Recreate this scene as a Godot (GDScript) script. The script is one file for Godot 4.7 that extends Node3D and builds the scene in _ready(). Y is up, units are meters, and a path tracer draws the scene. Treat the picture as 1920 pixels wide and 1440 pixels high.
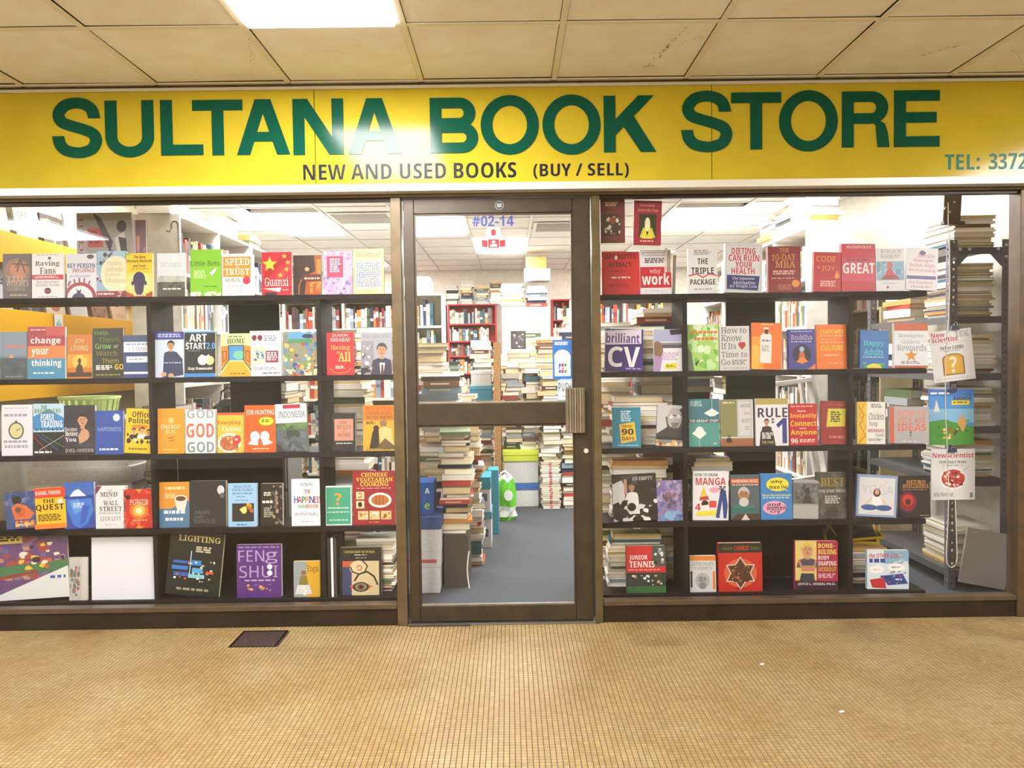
extends Node3D
# A second-hand book shop seen from the mall corridor. Units are metres, y is up, the shop glass stands at z = 0.

var rng := RandomNumberGenerator.new()
var taken := {}
var mats := {}
var glyph_cache := {}
var fonts := {}
var stock: MB          # the upright books too many to count, joined at the end

class MB:
	var v := PackedVector3Array()
	var n := PackedVector3Array()
	var c := PackedColorArray()
	var col := Color.WHITE
	var xf := Transform3D.IDENTITY
	var lift := 0.0
	func tri(a: Vector3, b: Vector3, d: Vector3) -> void:
		var nn := (b - a).cross(d - a)
		if nn.length_squared() < 1e-18:
			return
		nn = (xf.basis * nn).normalized()
		v.append(xf * a); v.append(xf * d); v.append(xf * b)
		for i in 3:
			n.append(nn); c.append(col)
	func quad(a: Vector3, b: Vector3, d: Vector3, e: Vector3) -> void:
		tri(a, b, d); tri(a, d, e)
	func box(lo: Vector3, hi: Vector3, ch := 0.0) -> void:
		if ch <= 0.0:
			quad(Vector3(lo.x, lo.y, hi.z), Vector3(hi.x, lo.y, hi.z), Vector3(hi.x, hi.y, hi.z), Vector3(lo.x, hi.y, hi.z))
			quad(Vector3(hi.x, lo.y, lo.z), Vector3(lo.x, lo.y, lo.z), Vector3(lo.x, hi.y, lo.z), Vector3(hi.x, hi.y, lo.z))
			quad(Vector3(hi.x, lo.y, hi.z), Vector3(hi.x, lo.y, lo.z), Vector3(hi.x, hi.y, lo.z), Vector3(hi.x, hi.y, hi.z))
			quad(Vector3(lo.x, lo.y, lo.z), Vector3(lo.x, lo.y, hi.z), Vector3(lo.x, hi.y, hi.z), Vector3(lo.x, hi.y, lo.z))
			quad(Vector3(lo.x, hi.y, hi.z), Vector3(hi.x, hi.y, hi.z), Vector3(hi.x, hi.y, lo.z), Vector3(lo.x, hi.y, lo.z))
			quad(Vector3(lo.x, lo.y, lo.z), Vector3(hi.x, lo.y, lo.z), Vector3(hi.x, lo.y, hi.z), Vector3(lo.x, lo.y, hi.z))
			return
		# chamfered: a rounded outline in x and y, drawn in towards both ends of z
		var ring := func(i: float) -> Array:
			var a := lo.x + i; var b := hi.x - i; var d := lo.y + i; var e := hi.y - i
			var k := ch
			return [Vector2(a + k, d), Vector2(b - k, d), Vector2(b, d + k), Vector2(b, e - k), Vector2(b - k, e), Vector2(a + k, e), Vector2(a, e - k), Vector2(a, d + k)]
		var outer: Array = ring.call(0.0)
		var inner: Array = ring.call(ch * 0.7)
		for k in 8:
			var p: Vector2 = outer[k]; var q: Vector2 = outer[(k + 1) % 8]
			var pi_: Vector2 = inner[k]; var qi: Vector2 = inner[(k + 1) % 8]
			quad(Vector3(p.x, p.y, hi.z - ch), Vector3(p.x, p.y, lo.z + ch), Vector3(q.x, q.y, lo.z + ch), Vector3(q.x, q.y, hi.z - ch))
			quad(Vector3(p.x, p.y, hi.z - ch), Vector3(q.x, q.y, hi.z - ch), Vector3(qi.x, qi.y, hi.z), Vector3(pi_.x, pi_.y, hi.z))
			quad(Vector3(q.x, q.y, lo.z + ch), Vector3(p.x, p.y, lo.z + ch), Vector3(pi_.x, pi_.y, lo.z), Vector3(qi.x, qi.y, lo.z))
		for k in range(1, 7):
			var p: Vector2 = inner[0]; var q: Vector2 = inner[k]; var r: Vector2 = inner[k + 1]
			tri(Vector3(p.x, p.y, hi.z), Vector3(q.x, q.y, hi.z), Vector3(r.x, r.y, hi.z))
			tri(Vector3(p.x, p.y, lo.z), Vector3(r.x, r.y, lo.z), Vector3(q.x, q.y, lo.z))
	func flat(pts: Array, z: float) -> void:  # a flat polygon facing +z
		var pk := PackedVector2Array(pts)
		if Geometry2D.is_polygon_clockwise(pk):
			pk.reverse()
		var t := Geometry2D.triangulate_polygon(pk)
		for k in range(0, t.size(), 3):
			var a := pk[t[k]]; var b := pk[t[k + 1]]; var d := pk[t[k + 2]]
			if (b - a).cross(d - a) < 0.0:
				var s := b; b = d; d = s
			tri(Vector3(a.x, a.y, z), Vector3(b.x, b.y, z), Vector3(d.x, d.y, z))
	func ribbon(l: Array, r: Array, z0: float, z1: float) -> void:  # a band between two rows of points, with depth
		z1 += lift  # later bands of one letter lie a hair over the earlier ones
		lift += 0.00015
		for k in l.size() - 1:
			var a: Vector2 = l[k]; var b: Vector2 = l[k + 1]; var d: Vector2 = r[k + 1]; var e: Vector2 = r[k]
			var up := (e - a).cross(b - a) > 0.0
			if up:
				quad(Vector3(a.x, a.y, z1), Vector3(e.x, e.y, z1), Vector3(d.x, d.y, z1), Vector3(b.x, b.y, z1))
			else:
				quad(Vector3(a.x, a.y, z1), Vector3(b.x, b.y, z1), Vector3(d.x, d.y, z1), Vector3(e.x, e.y, z1))
			quad(Vector3(a.x, a.y, z0), Vector3(b.x, b.y, z0), Vector3(b.x, b.y, z1), Vector3(a.x, a.y, z1))
			quad(Vector3(d.x, d.y, z0), Vector3(e.x, e.y, z0), Vector3(e.x, e.y, z1), Vector3(d.x, d.y, z1))
		for k in [0, l.size() - 1]:
			var a: Vector2 = l[k]; var e: Vector2 = r[k]
			quad(Vector3(e.x, e.y, z0), Vector3(a.x, a.y, z0), Vector3(a.x, a.y, z1), Vector3(e.x, e.y, z1))
	func tube(pts: Array, r: float, seg := 8) -> void:
		var last := []
		for k in pts.size():
			var dir: Vector3 = (pts[mini(k + 1, pts.size() - 1)] - pts[maxi(k - 1, 0)]).normalized()
			var s := dir.cross(Vector3.UP if absf(dir.y) < 0.9 else Vector3.RIGHT).normalized()
			var t := s.cross(dir)
			var ring := []
			for j in seg:
				var a := TAU * j / seg
				ring.append(pts[k] + (s * cos(a) + t * sin(a)) * r)
			for j in seg:
				if last:
					quad(last[j], last[(j + 1) % seg], ring[(j + 1) % seg], ring[j])
				elif j > 0 and j < seg - 1:
					tri(ring[0], ring[j + 1], ring[j])
				if k == pts.size() - 1 and j > 0 and j < seg - 1:
					tri(ring[0], ring[j], ring[j + 1])
			last = ring
	func lathe(prof: Array, seg := 24, ax := 1.0, az := 1.0) -> void:  # prof: (radius, height) pairs
		for k in prof.size() - 1:
			for j in seg:
				var a := TAU * j / seg; var b := TAU * (j + 1) / seg
				var p: Vector2 = prof[k]; var q: Vector2 = prof[k + 1]
				quad(Vector3(cos(a) * p.x * ax, p.y, -sin(a) * p.x * az), Vector3(cos(b) * p.x * ax, p.y, -sin(b) * p.x * az), Vector3(cos(b) * q.x * ax, q.y, -sin(b) * q.x * az), Vector3(cos(a) * q.x * ax, q.y, -sin(a) * q.x * az))
	func mesh() -> ArrayMesh:
		var a := []
		a.resize(Mesh.ARRAY_MAX)
		a[Mesh.ARRAY_VERTEX] = v; a[Mesh.ARRAY_NORMAL] = n; a[Mesh.ARRAY_COLOR] = c
		var m := ArrayMesh.new()
		if v.size():
			m.add_surface_from_arrays(Mesh.PRIMITIVE_TRIANGLES, a)
		return m

# ------------------------------------------------------------------ naming and adding
func hx(s: String) -> Color:
	return Color.html(s).srgb_to_linear()

func numbered(s: String) -> String:
	var k: int = taken.get(s, 0)
	taken[s] = k + 1
	return s if k == 0 else "%s_%03d" % [s, k]

func tag(o: Node, label: String, category: String, group := "") -> Node:
	o.set_meta("label", label); o.set_meta("category", category)
	if group:
		o.set_meta("group", group)
	return o

func thing(called: String, label: String, category: String, at := Vector3.ZERO, group := "") -> Node3D:
	var o := Node3D.new()
	o.name = numbered(called); add_child(o)
	o.position = at
	tag(o, label, category, group)
	return o

func obj(called: String, mb: MB, m: Material, parent: Node = null) -> MeshInstance3D:
	var o := MeshInstance3D.new()
	o.mesh = mb.mesh(); o.material_override = m
	if parent == null:
		o.name = numbered(called); add_child(o)
	else:
		o.name = called; parent.add_child(o, true)
	return o

func setting(called: String) -> Node3D:
	var o := Node3D.new()
	o.name = numbered(called); add_child(o)
	o.set_meta("kind", "structure")
	return o

func bx(called: String, lo: Vector3, hi: Vector3, color: String, m: Material, parent: Node, ch := 0.0) -> MeshInstance3D:
	var mb := MB.new()
	mb.col = hx(color); mb.box(lo, hi, ch)
	return obj(called, mb, m, parent)

# ------------------------------------------------------------------ materials
func noise(sd: int, freq: float, lo: Color, hi: Color, size := 512, mid := 0.5) -> NoiseTexture2D:
	var f := FastNoiseLite.new()
	f.seed = sd; f.frequency = freq; f.fractal_octaves = 4
	var t := NoiseTexture2D.new()
	t.width = size; t.height = size; t.seamless = true; t.noise = f
	var g := Gradient.new()
	g.set_color(0, lo); g.set_color(1, hi)
	g.set_offset(0, mid - 0.35); g.set_offset(1, mid + 0.35)
	t.color_ramp = g
	return t

func mat(key: String, rough: float, metal := 0.0, spec := 0.5) -> StandardMaterial3D:
	if not mats.has(key):
		var m := StandardMaterial3D.new()
		m.resource_name = key; m.vertex_color_use_as_albedo = true
		m.roughness = rough; m.metallic = metal; m.metallic_specular = spec
		mats[key] = m
	return mats[key]

func worn(key: String, rough: float, metal: float, sd: int, freq: float, lo: String, hi: String, scale := 1.0, bump := 0.0) -> StandardMaterial3D:
	if mats.has(key):
		return mats[key]
	var m := mat(key, rough, metal)
	m.albedo_texture = noise(sd, freq, Color.html(lo), Color.html(hi))
	m.uv1_triplanar = true; m.uv1_world_triplanar = true; m.uv1_scale = Vector3.ONE * scale
	if bump > 0.0:
		m.heightmap_enabled = true; m.heightmap_scale = bump
		m.heightmap_texture = noise(sd + 7, freq * 4.0, Color.BLACK, Color.WHITE)
	return m

# ------------------------------------------------------------------ printed art: flat shapes and lettering in one thin sheet
func font_of(k: String) -> Font:
	if not fonts.has(k):
		var f := SystemFont.new()
		f.font_names = PackedStringArray(["Droid Serif" if k in ["f", "F"] else "Droid Sans"])
		f.font_weight = 700 if k in ["b", "B", "F"] else 400
		fonts[k] = f
	return fonts[k]

func letters(text: String, k: String) -> PackedVector2Array:  # triangles of the text, fitted into the unit square
	var key := k + text
	if glyph_cache.has(key):
		return glyph_cache[key]
	var tm := TextMesh.new()
	tm.text = text; tm.font = font_of(k); tm.font_size = 48; tm.pixel_size = 0.01; tm.depth = 0.0; tm.curve_step = 4.0
	var out := PackedVector2Array()
	for s in tm.get_surface_count():
		var a := tm.surface_get_arrays(s)
		var vs: PackedVector3Array = a[Mesh.ARRAY_VERTEX]
		var ns: PackedVector3Array = a[Mesh.ARRAY_NORMAL]
		var ix: PackedInt32Array = a[Mesh.ARRAY_INDEX] if a[Mesh.ARRAY_INDEX] != null else PackedInt32Array(range(vs.size()))
		for i in range(0, ix.size(), 3):
			if ns[ix[i]].z > 0.5:
				for j in 3:
					out.append(Vector2(vs[ix[i + j]].x, vs[ix[i + j]].y))
	var lo := Vector2(1e9, 1e9)
	var hi := -lo
	for p in out:
		lo = lo.min(p); hi = hi.max(p)
	for i in out.size():
		out[i] = (out[i] - lo) / (hi - lo)
	glyph_cache[key] = out
	return out

func write(mb: MB, text: String, k: String, lo: Vector2, hi: Vector2, z: float) -> void:
	var t := letters(text, k)
	for i in range(0, t.size(), 3):
		var a := lo + t[i] * (hi - lo); var b := lo + t[i + 1] * (hi - lo); var d := lo + t[i + 2] * (hi - lo)
		if (b - a).cross(d - a) < 0.0:
			var s := b; b = d; d = s
		mb.tri(Vector3(a.x, a.y, z), Vector3(b.x, b.y, z), Vector3(d.x, d.y, z))

func oval(cx: float, cy: float, rx: float, ry: float, seg := 20) -> Array:
	var p := []
	for j in seg:
		p.append(Vector2(cx + cos(TAU * j / seg) * rx, cy + sin(TAU * j / seg) * ry))
	return p

func star(cx: float, cy: float, r: float, ry: float, tips: int, inner: float) -> Array:
	var p := []
	for j in tips * 2:
		var q := 1.0 if j % 2 == 0 else inner
		p.append(Vector2(cx + sin(PI * j / tips) * r * q, cy + cos(PI * j / tips) * ry * q))
	return p

func stroke(mb: MB, pts: Array, w: float, z: float) -> void:
	for k in pts.size() - 1:
		var a: Vector2 = pts[k]; var b: Vector2 = pts[k + 1]
		var s := (b - a).orthogonal().normalized() * w * 0.5
		var e := (b - a).normalized() * w * 0.3
		mb.flat([a - e + s, a - e - s, b + e - s, b + e + s], z + k * 1e-6)

# Draws a list of shapes "kind values; kind values" on a sheet w wide and h high whose foot stands at y = 0; u runs right, v runs down, both 0 to 1.
func art(ops: String, w: float, h: float, z: float, sd: int) -> MB:
	var mb := MB.new()
	var r := RandomNumberGenerator.new()
	r.seed = sd
	for op in ops.split(";", false):
		var a := op.strip_edges().split(" ", false)
		z += 0.00004
		var X := func(u: float) -> float: return (clampf(u, 0.0, 1.0) - 0.5) * w
		var Y := func(q: float) -> float: return (1.0 - clampf(q, 0.0, 1.0)) * h
		match a[0]:
			"bg":
				mb.col = hx(a[1])
				mb.flat([Vector2(-w / 2, 0), Vector2(w / 2, 0), Vector2(w / 2, h), Vector2(-w / 2, h)], z)
			"r":
				mb.col = hx(a[5])
				var x0: float = X.call(float(a[1])); var x1: float = X.call(float(a[3])); var y0: float = Y.call(float(a[2])); var y1: float = Y.call(float(a[4]))
				mb.flat([Vector2(x0, y1), Vector2(x1, y1), Vector2(x1, y0), Vector2(x0, y0)], z)
			"e":
				mb.col = hx(a[5])
				var pts := []
				for p in oval(float(a[1]), float(a[2]), float(a[3]), float(a[4])):
					pts.append(Vector2(X.call(p.x), Y.call(p.y)))
				mb.flat(pts, z)
			"s", "S":
				mb.col = hx(a[4])
				var q := float(a[3]) * w
				mb.flat(star(X.call(float(a[1])), Y.call(float(a[2])), q, q, 5 if a[0] == "s" else 6, 0.42 if a[0] == "s" else 0.62), z)
			"p":
				mb.col = hx(a[1])
				var pts := []
				for k in range(2, a.size() - 1, 2):
					pts.append(Vector2(X.call(float(a[k])), Y.call(float(a[k + 1]))))
				mb.flat(pts, z)
			"l":
				mb.col = hx(a[1])
				var pts := []
				for k in range(3, a.size() - 1, 2):
					pts.append(Vector2(X.call(float(a[k])), Y.call(float(a[k + 1]))))
				stroke(mb, pts, float(a[2]) * w, z)
			"t":
				mb.col = hx(a[2])
				write(mb, " ".join(a.slice(7)), a[1], Vector2(X.call(float(a[3])), Y.call(float(a[6]))), Vector2(X.call(float(a[5])), Y.call(float(a[4]))), z)
			"v":  # lettering that runs up the sheet
				mb.col = hx(a[2])
				var g := letters(" ".join(a.slice(7)), a[1])
				var lo := Vector2(X.call(float(a[3])), Y.call(float(a[6]))); var sz := Vector2(X.call(float(a[5])), Y.call(float(a[4]))) - lo
				for i in range(0, g.size(), 3):
					var q := []
					for j in 3:
						q.append(Vector3(lo.x + (1.0 - g[i + j].y) * sz.x, lo.y + g[i + j].x * sz.y, z))
					if (q[1] - q[0]).cross(q[2] - q[0]).z < 0.0:
						q.reverse()
					mb.tri(q[0], q[1], q[2])
			"x":
				mb.col = hx(a[1])
				var rows := int(a[6])
				var v0 := float(a[3]); var step := (float(a[5]) - v0) / rows
				for k in rows:
					var u := float(a[2])
					var stop := float(a[4]) - r.randf() * 0.2 * (float(a[4]) - u) if rows > 1 else float(a[4])
					while u < stop - 0.02:
						var e := minf(u + r.randf_range(0.05, 0.16), stop)
						mb.flat([Vector2(X.call(u), Y.call(v0 + (k + 0.72) * step)), Vector2(X.call(e), Y.call(v0 + (k + 0.72) * step)), Vector2(X.call(e), Y.call(v0 + k * step)), Vector2(X.call(u), Y.call(v0 + k * step))], z)
						u = e + 0.03
			"n":
				for k in int(a[5]):
					mb.col = hx(a[7 + r.randi() % (a.size() - 7)])
					var s := float(a[6]) * r.randf_range(0.5, 1.1)
					var cu := r.randf_range(float(a[1]), float(a[3])); var cv := r.randf_range(float(a[2]), float(a[4]))
					var pts := []
					for j in 7:
						var g := TAU * j / 7 + r.randf() * 0.6
						var q := s * r.randf_range(0.6, 1.1)
						pts.append(Vector2(X.call(clampf(cu + cos(g) * q, float(a[1]), float(a[3]))), Y.call(clampf(cv + sin(g) * q * 0.75, float(a[2]), float(a[4])))))
					z += 0.00001
					var hull := Geometry2D.convex_hull(PackedVector2Array(pts))
					hull.remove_at(hull.size() - 1)
					if hull.size() > 2:
						mb.flat(Array(hull), z)
			"m":
				var nx := int(a[5]); var ny := int(a[6])
				for k in nx * ny:
					mb.col = hx(a[7 + r.randi() % (a.size() - 7)])
					var cu := lerpf(float(a[1]), float(a[3]), (k % nx + 0.5) / nx); var cv := lerpf(float(a[2]), float(a[4]), (k / nx + 0.5) / ny)
					var g := r.randf() * PI
					var d := Vector2(cos(g), sin(g)) * w * 0.032
					stroke(mb, [Vector2(X.call(cu), Y.call(cv)) - d, Vector2(X.call(cu), Y.call(cv)) + d], w * 0.03, z)
			"h":  # a head and shoulders: centre, radius, skin, hair, shirt
				var cx: float = X.call(float(a[1])); var cy: float = Y.call(float(a[2])); var q := float(a[3]) * w
				mb.col = hx(a[6])
				var sh := [Vector2(maxf(cx - q * 2.0, -w / 2), maxf(cy - q * 3.2, 0)), Vector2(minf(cx + q * 2.0, w / 2), maxf(cy - q * 3.2, 0)), Vector2(minf(cx + q * 1.7, w / 2), cy - q * 1.9), Vector2(cx, cy - q * 1.3), Vector2(maxf(cx - q * 1.7, -w / 2), cy - q * 1.9)]
				mb.flat(sh, z)
				mb.col = hx(a[4]); mb.flat([Vector2(cx - q * 0.4, cy - q * 1.7), Vector2(cx + q * 0.4, cy - q * 1.7), Vector2(cx + q * 0.4, cy), Vector2(cx - q * 0.4, cy)], z + 0.00001)
				mb.col = hx(a[5]); mb.flat(oval(cx, cy + q * 0.25, q * 1.02, q * 1.15), z + 0.00002)
				mb.col = hx(a[4]); mb.flat(oval(cx, cy - q * 0.1, q * 0.85, q * 1.12), z + 0.00003)
				for s in [-1, 1]:
					mb.flat(oval(cx + s * q * 0.86, cy - q * 0.05, q * 0.13, q * 0.24, 8), z + 0.00003)
				mb.col = hx(a[5]); mb.flat([Vector2(cx - q * 0.8, cy + q * 0.55), Vector2(cx - q * 0.3, cy + q * 0.72), Vector2(cx + q * 0.35, cy + q * 0.62), Vector2(cx + q * 0.82, cy + q * 0.45), Vector2(cx + q * 0.7, cy + q * 1.05), Vector2(cx, cy + q * 1.3), Vector2(cx - q * 0.7, cy + q * 1.05)], z + 0.000035)
				mb.col = hx("2a1c18")
				for s in [-1, 1]:
					mb.flat(oval(cx + s * q * 0.34, cy + q * 0.08, q * 0.14, q * 0.08, 8), z + 0.00004)
					mb.flat([Vector2(cx + s * q * 0.18, cy + q * 0.27), Vector2(cx + s * q * 0.52, cy + q * 0.24), Vector2(cx + s * q * 0.52, cy + q * 0.3), Vector2(cx + s * q * 0.18, cy + q * 0.34)], z + 0.00004)
				mb.col = hx("7a4a3c")
				mb.flat([Vector2(cx - q * 0.12, cy - q * 0.28), Vector2(cx + q * 0.12, cy - q * 0.28), Vector2(cx + q * 0.03, cy + q * 0.02)], z + 0.00004)
				mb.col = hx("8c4038")
				mb.flat(oval(cx, cy - q * 0.6, q * 0.32, q * 0.09, 10), z + 0.00004)
				z += 0.00005
	return mb

# ------------------------------------------------------------------ books
func cover_mesh(w: float, h: float, t: float, col: Color, back := 0.0016) -> MB:
	var mb := MB.new()
	mb.col = col
	mb.box(Vector3(-w / 2, 0, -back), Vector3(w / 2, h, 0))
	mb.box(Vector3(-w / 2, 0, -t), Vector3(w / 2, h, -t + back))
	mb.box(Vector3(-w / 2, 0, -t + back), Vector3(-w / 2 + back, h, -back))
	return mb

func shown_book(d: Array, k: int) -> void:
	# [label, name, category, x, y, z, width, height, thickness, lean, roll, shapes]
	var t := thing(d[1], d[0], d[2], Vector3(d[3], d[4], d[5]), d[12])
	t.rotation = Vector3(d[9], 0, d[10])
	var w: float = d[6]; var h: float = d[7]; var th: float = d[8]
	var ops: String = d[11]
	obj("cover", cover_mesh(w, h, th, hx(ops.substr(3, 6))), mat("printed cover", 0.38), t)
	var pg := MB.new()
	pg.col = hx("e6e0d0") if k % 3 else hx("d8cba8")
	pg.box(Vector3(-w / 2 + 0.0016, 0.002, -th + 0.0017), Vector3(w / 2 - 0.002, h - 0.002, -0.0017))
	obj("pages", pg, mat("paper", 0.9), t)
	obj("cover_print", art(ops, w, h, 0.0002, k * 131 + 7), mat("printed cover", 0.38), t)

var COVERS := ["8a2f2a", "23304e", "e4dfd2", "b08a4a", "3a3634", "d9d4c8", "6a7a84", "7a5230", "a8392c", "2f5a6a", "c8b48a", "4a2c24", "efece4", "51603e", "c0823a", "94989c", "1e2024", "ddd0a8", "7f94a6", "b2aa9c"]
var PAGES := ["e2d8bc", "d6c69c", "ece6d6", "cbb68a", "f0ece2", "d9cdb4"]

# One book lying flat: its foot at y = 0, spine or page edge to the front.
func lying(w: float, d: float, t: float, col: Color, page: Color, spine: bool) -> MB:
	var mb := MB.new()
	var e := 0.0018
	mb.col = col
	mb.box(Vector3(-w / 2, 0, -d / 2), Vector3(w / 2, e, d / 2))
	mb.box(Vector3(-w / 2, t - e, -d / 2), Vector3(w / 2, t, d / 2))
	if spine:
		mb.box(Vector3(-w / 2, e, d / 2 - e), Vector3(w / 2, t - e, d / 2))
		mb.col = page.lerp(col, 0.25)
		if t > 0.02 and int(w * 10000.0) % 3 == 0:
			mb.box(Vector3(-w * 0.3, t * 0.36, d / 2), Vector3(w * 0.22, t * 0.64, d / 2 + 0.0004))
	else:
		mb.box(Vector3(-w / 2, e, -d / 2), Vector3(-w / 2 + e, t - e, d / 2))
	mb.col = page
	mb.box(Vector3(-w / 2 + 0.003, e, -d / 2 + 0.003), Vector3(w / 2 - 0.003, t - e, d / 2 - 0.003))
	return mb

var HUES := [["8a2f2a", "dark red"], ["23304e", "navy"], ["e4dfd2", "cream"], ["b08a4a", "tan"], ["3a3634", "charcoal"], ["d9d4c8", "pale grey"], ["6a7a84", "slate"], ["7a5230", "brown"], ["a8392c", "brick red"], ["2f5a6a", "deep teal"], ["c8b48a", "sand"], ["4a2c24", "dark brown"], ["efece4", "white"], ["51603e", "olive"], ["c0823a", "orange"], ["94989c", "grey"], ["1e2024", "black"], ["ddd0a8", "pale yellow"], ["7f94a6", "dusty blue"], ["b2aa9c", "stone"]]
var ORDER := ["topmost", "second", "third", "fourth", "fifth", "sixth", "seventh", "eighth", "ninth", "tenth", "11th", "12th", "13th", "14th", "15th", "16th", "17th", "18th", "19th", "20th"]

# A pile of flat books up from y0. With a place, each is a thing of its own ("red book, third from the top of ..."); without one they join the stock.
func pile(x: float, z: float, y0: float, y1: float, w: float, d: float, place := "", group := "", thin := 0.012, thick := 0.04, called := "book", spines := 0.45, pale := 0.0, wander := 0.012) -> float:
	var y := y0
	var made := []
	while y < y1:
		var t := rng.randf_range(thin, thick)
		var ww := w * rng.randf_range(0.8, 1.0); var dd := d * rng.randf_range(0.82, 1.0)
		var hue: Array = HUES[rng.randi() % HUES.size()]
		if rng.randf() < pale:
			hue = [["e8e4da", "off-white"], ["d4d0c6", "pale grey"], ["c2beb6", "light grey"], ["f0eee8", "white"]][rng.randi() % 4]
		var at := Transform3D(Basis(Vector3.UP, rng.randf_range(-5.0, 5.0) * wander), Vector3(x + rng.randf_range(-wander, wander), y, z + rng.randf_range(-wander, wander)))
		var mb := lying(ww, dd, t, hx(hue[0]), hx(PAGES[rng.randi() % PAGES.size()]), rng.randf() < spines)
		y += t
		if called == "newspaper":
			mb.col = hx("b8484c")
			mb.box(Vector3(-0.012, 0.003, dd / 2 - 0.002), Vector3(0.01, t - 0.003, dd / 2 + 0.0005))
		if place == "":
			for k in mb.v.size():
				stock.v.append(at * mb.v[k]); stock.n.append(at.basis * mb.n[k]); stock.c.append(mb.c[k])
			continue
		var o := obj(called, mb, mat("paper", 0.9) if called == "newspaper" else mat("book board", 0.55))
		o.transform = at
		made.append([o, hue[1]])
	for k in made.size():
		var n: int = made.size() - 1 - k
		var which: String = ORDER[n] + (" of " if n == 0 else " from the top of ") if n < 20 else "%s from the bottom of " % ["lowest", "second", "third", "fourth", "fifth", "sixth", "seventh", "eighth", "ninth", "tenth", "11th", "12th", "13th", "14th", "15th", "16th", "17th", "18th", "19th", "20th", "21st", "22nd", "23rd", "24th", "25th", "26th", "27th", "28th", "29th", "30th", "31st", "32nd", "33rd", "34th", "35th", "36th", "37th", "38th", "39th", "40th"][k]
		if n >= 20 and k == 0:
			which = "lowest of "
		tag(made[k][0], "%s %s, %s%s" % [made[k][1], called, which, place], called, group)
	return y

# Upright books in a row: from p along dir, spines facing out. They join the one mass of uncountable stock.
func row_of(p: Vector3, dir: Vector3, out: Vector3, length: float, hmin: float, hmax: float, fill := 0.95, tint := "") -> void:
	var s := 0.0
	var up := Vector3.UP
	while s < length * fill:
		var t := rng.randf_range(0.012, 0.042)
		if s + t > length:
			break
		var h := rng.randf_range(hmin, hmax)
		var dep := rng.randf_range(0.13, 0.18)
		var col := hx(COVERS[rng.randi() % COVERS.size()])
		if rng.randf() < 0.14:
			col = hx(["f0eee8", "e8e0d0", "d8dce0"][rng.randi() % 3])
		if tint and rng.randf() < 0.5:
			col = hx(tint).lerp(col, 0.3)
		var lean := rng.randf_range(-0.05, 0.05) if rng.randf() < 0.3 else 0.0
		stock.xf = Transform3D(Basis(dir, up, out), p + dir * s) * Transform3D(Basis(Vector3.BACK, lean), Vector3.ZERO)
		stock.col = col
		stock.box(Vector3(0, 0, -dep), Vector3(t - 0.001, h, 0))
		stock.col = hx(PAGES[rng.randi() % PAGES.size()])
		stock.box(Vector3(0.002, h, -dep + 0.002), Vector3(t - 0.003, h + 0.0005, -0.003))
		stock.col = Color(1, 1, 1).lerp(col, 0.3) if rng.randf() < 0.5 else hx("1c1c20").lerp(col, 0.4)
		var b := rng.randf_range(0.3, 0.6)
		stock.box(Vector3(0.002, h * b, 0), Vector3(t - 0.003, h * (b + rng.randf_range(0.06, 0.3)), 0.0004))
		s += t
	stock.xf = Transform3D.IDENTITY

# A bookcase w wide, standing at `at`, open side along its own +z; heights lists the shelf tops.
func bookcase(label: String, at: Vector3, turn: float, w: float, d: float, top: float, heights: Array, color: String, back := true, tint := "", called := "bookcase", uprights := 1) -> Node3D:
	var t := thing(called, label, "bookcase", at)
	t.rotation.y = turn
	var m := worn("painted board", 0.5, 0.0, 31, 0.02, "e8e8e8", "ffffff", 0.7)
	for k in uprights + 1:
		var px := -w / 2 + 0.01 + (w - 0.02) * k / uprights
		bx("side_panel", Vector3(px - 0.01, 0, -d), Vector3(px + 0.01, top, 0), color, m, t, 0.002)
	bx("top_board", Vector3(-w / 2 + 0.02, top - 0.02, -d), Vector3(w / 2 - 0.02, top, -0.001), color, m, t, 0.002)
	for y in heights:
		bx("shelf", Vector3(-w / 2 + 0.02, y - 0.02, -d + 0.008), Vector3(w / 2 - 0.02, y, -0.003), color, m, t, 0.002)
	if back:
		bx("back_panel", Vector3(-w / 2 + 0.02, 0, -d), Vector3(w / 2 - 0.02, top - 0.02, -d + 0.006), color, m, t)
	var b := Basis(Vector3.UP, turn)
	for i in heights.size():
		var room: float = (heights[i + 1] if i + 1 < heights.size() else top) - heights[i] - 0.03
		for k in uprights:
			var x0 := -w / 2 + 0.022 + (w - 0.02) * k / uprights
			row_of(at + b * Vector3(x0, heights[i], -0.03), b * Vector3.RIGHT, b * Vector3.BACK, (w - 0.02) / uprights - 0.03, minf(0.17, room * 0.6), minf(0.25, room * 0.95), rng.randf_range(0.8, 1.0), tint)
	return t

# A corrugated carton or archive box with a lid.
func carton(label: String, called: String, lo: Vector3, hi: Vector3, body: String, lid: String, lid_h: float, band := "", grip := true) -> Node3D:
	var c := Vector3((lo.x + hi.x) / 2, lo.y, (lo.z + hi.z) / 2)
	var t := thing(called, label, "box", c)
	var a := lo - c; var b := hi - c
	var m := worn("cardboard", 0.85, 0.0, 41, 0.05, "f0f0f0", "ffffff", 2.0)
	bx("body", a, Vector3(b.x, b.y - lid_h, b.z), body, m, t, 0.003)
	if lid_h > 0.0:
		bx("lid", Vector3(a.x - 0.004, b.y - lid_h, a.z - 0.004), Vector3(b.x + 0.004, b.y, b.z + 0.004), lid, m, t, 0.003)
	if band:
		bx("label", Vector3(a.x + 0.02, lerpf(a.y, b.y, 0.3), b.z), Vector3(b.x - 0.02, lerpf(a.y, b.y, 0.52), b.z + 0.0006), band, m, t)
	if grip:
		bx("handle_slot", Vector3(-0.035, b.y - lid_h - 0.055, b.z), Vector3(0.035, b.y - lid_h - 0.032, b.z + 0.0008), "3a3430", m, t)
	return t

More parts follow.
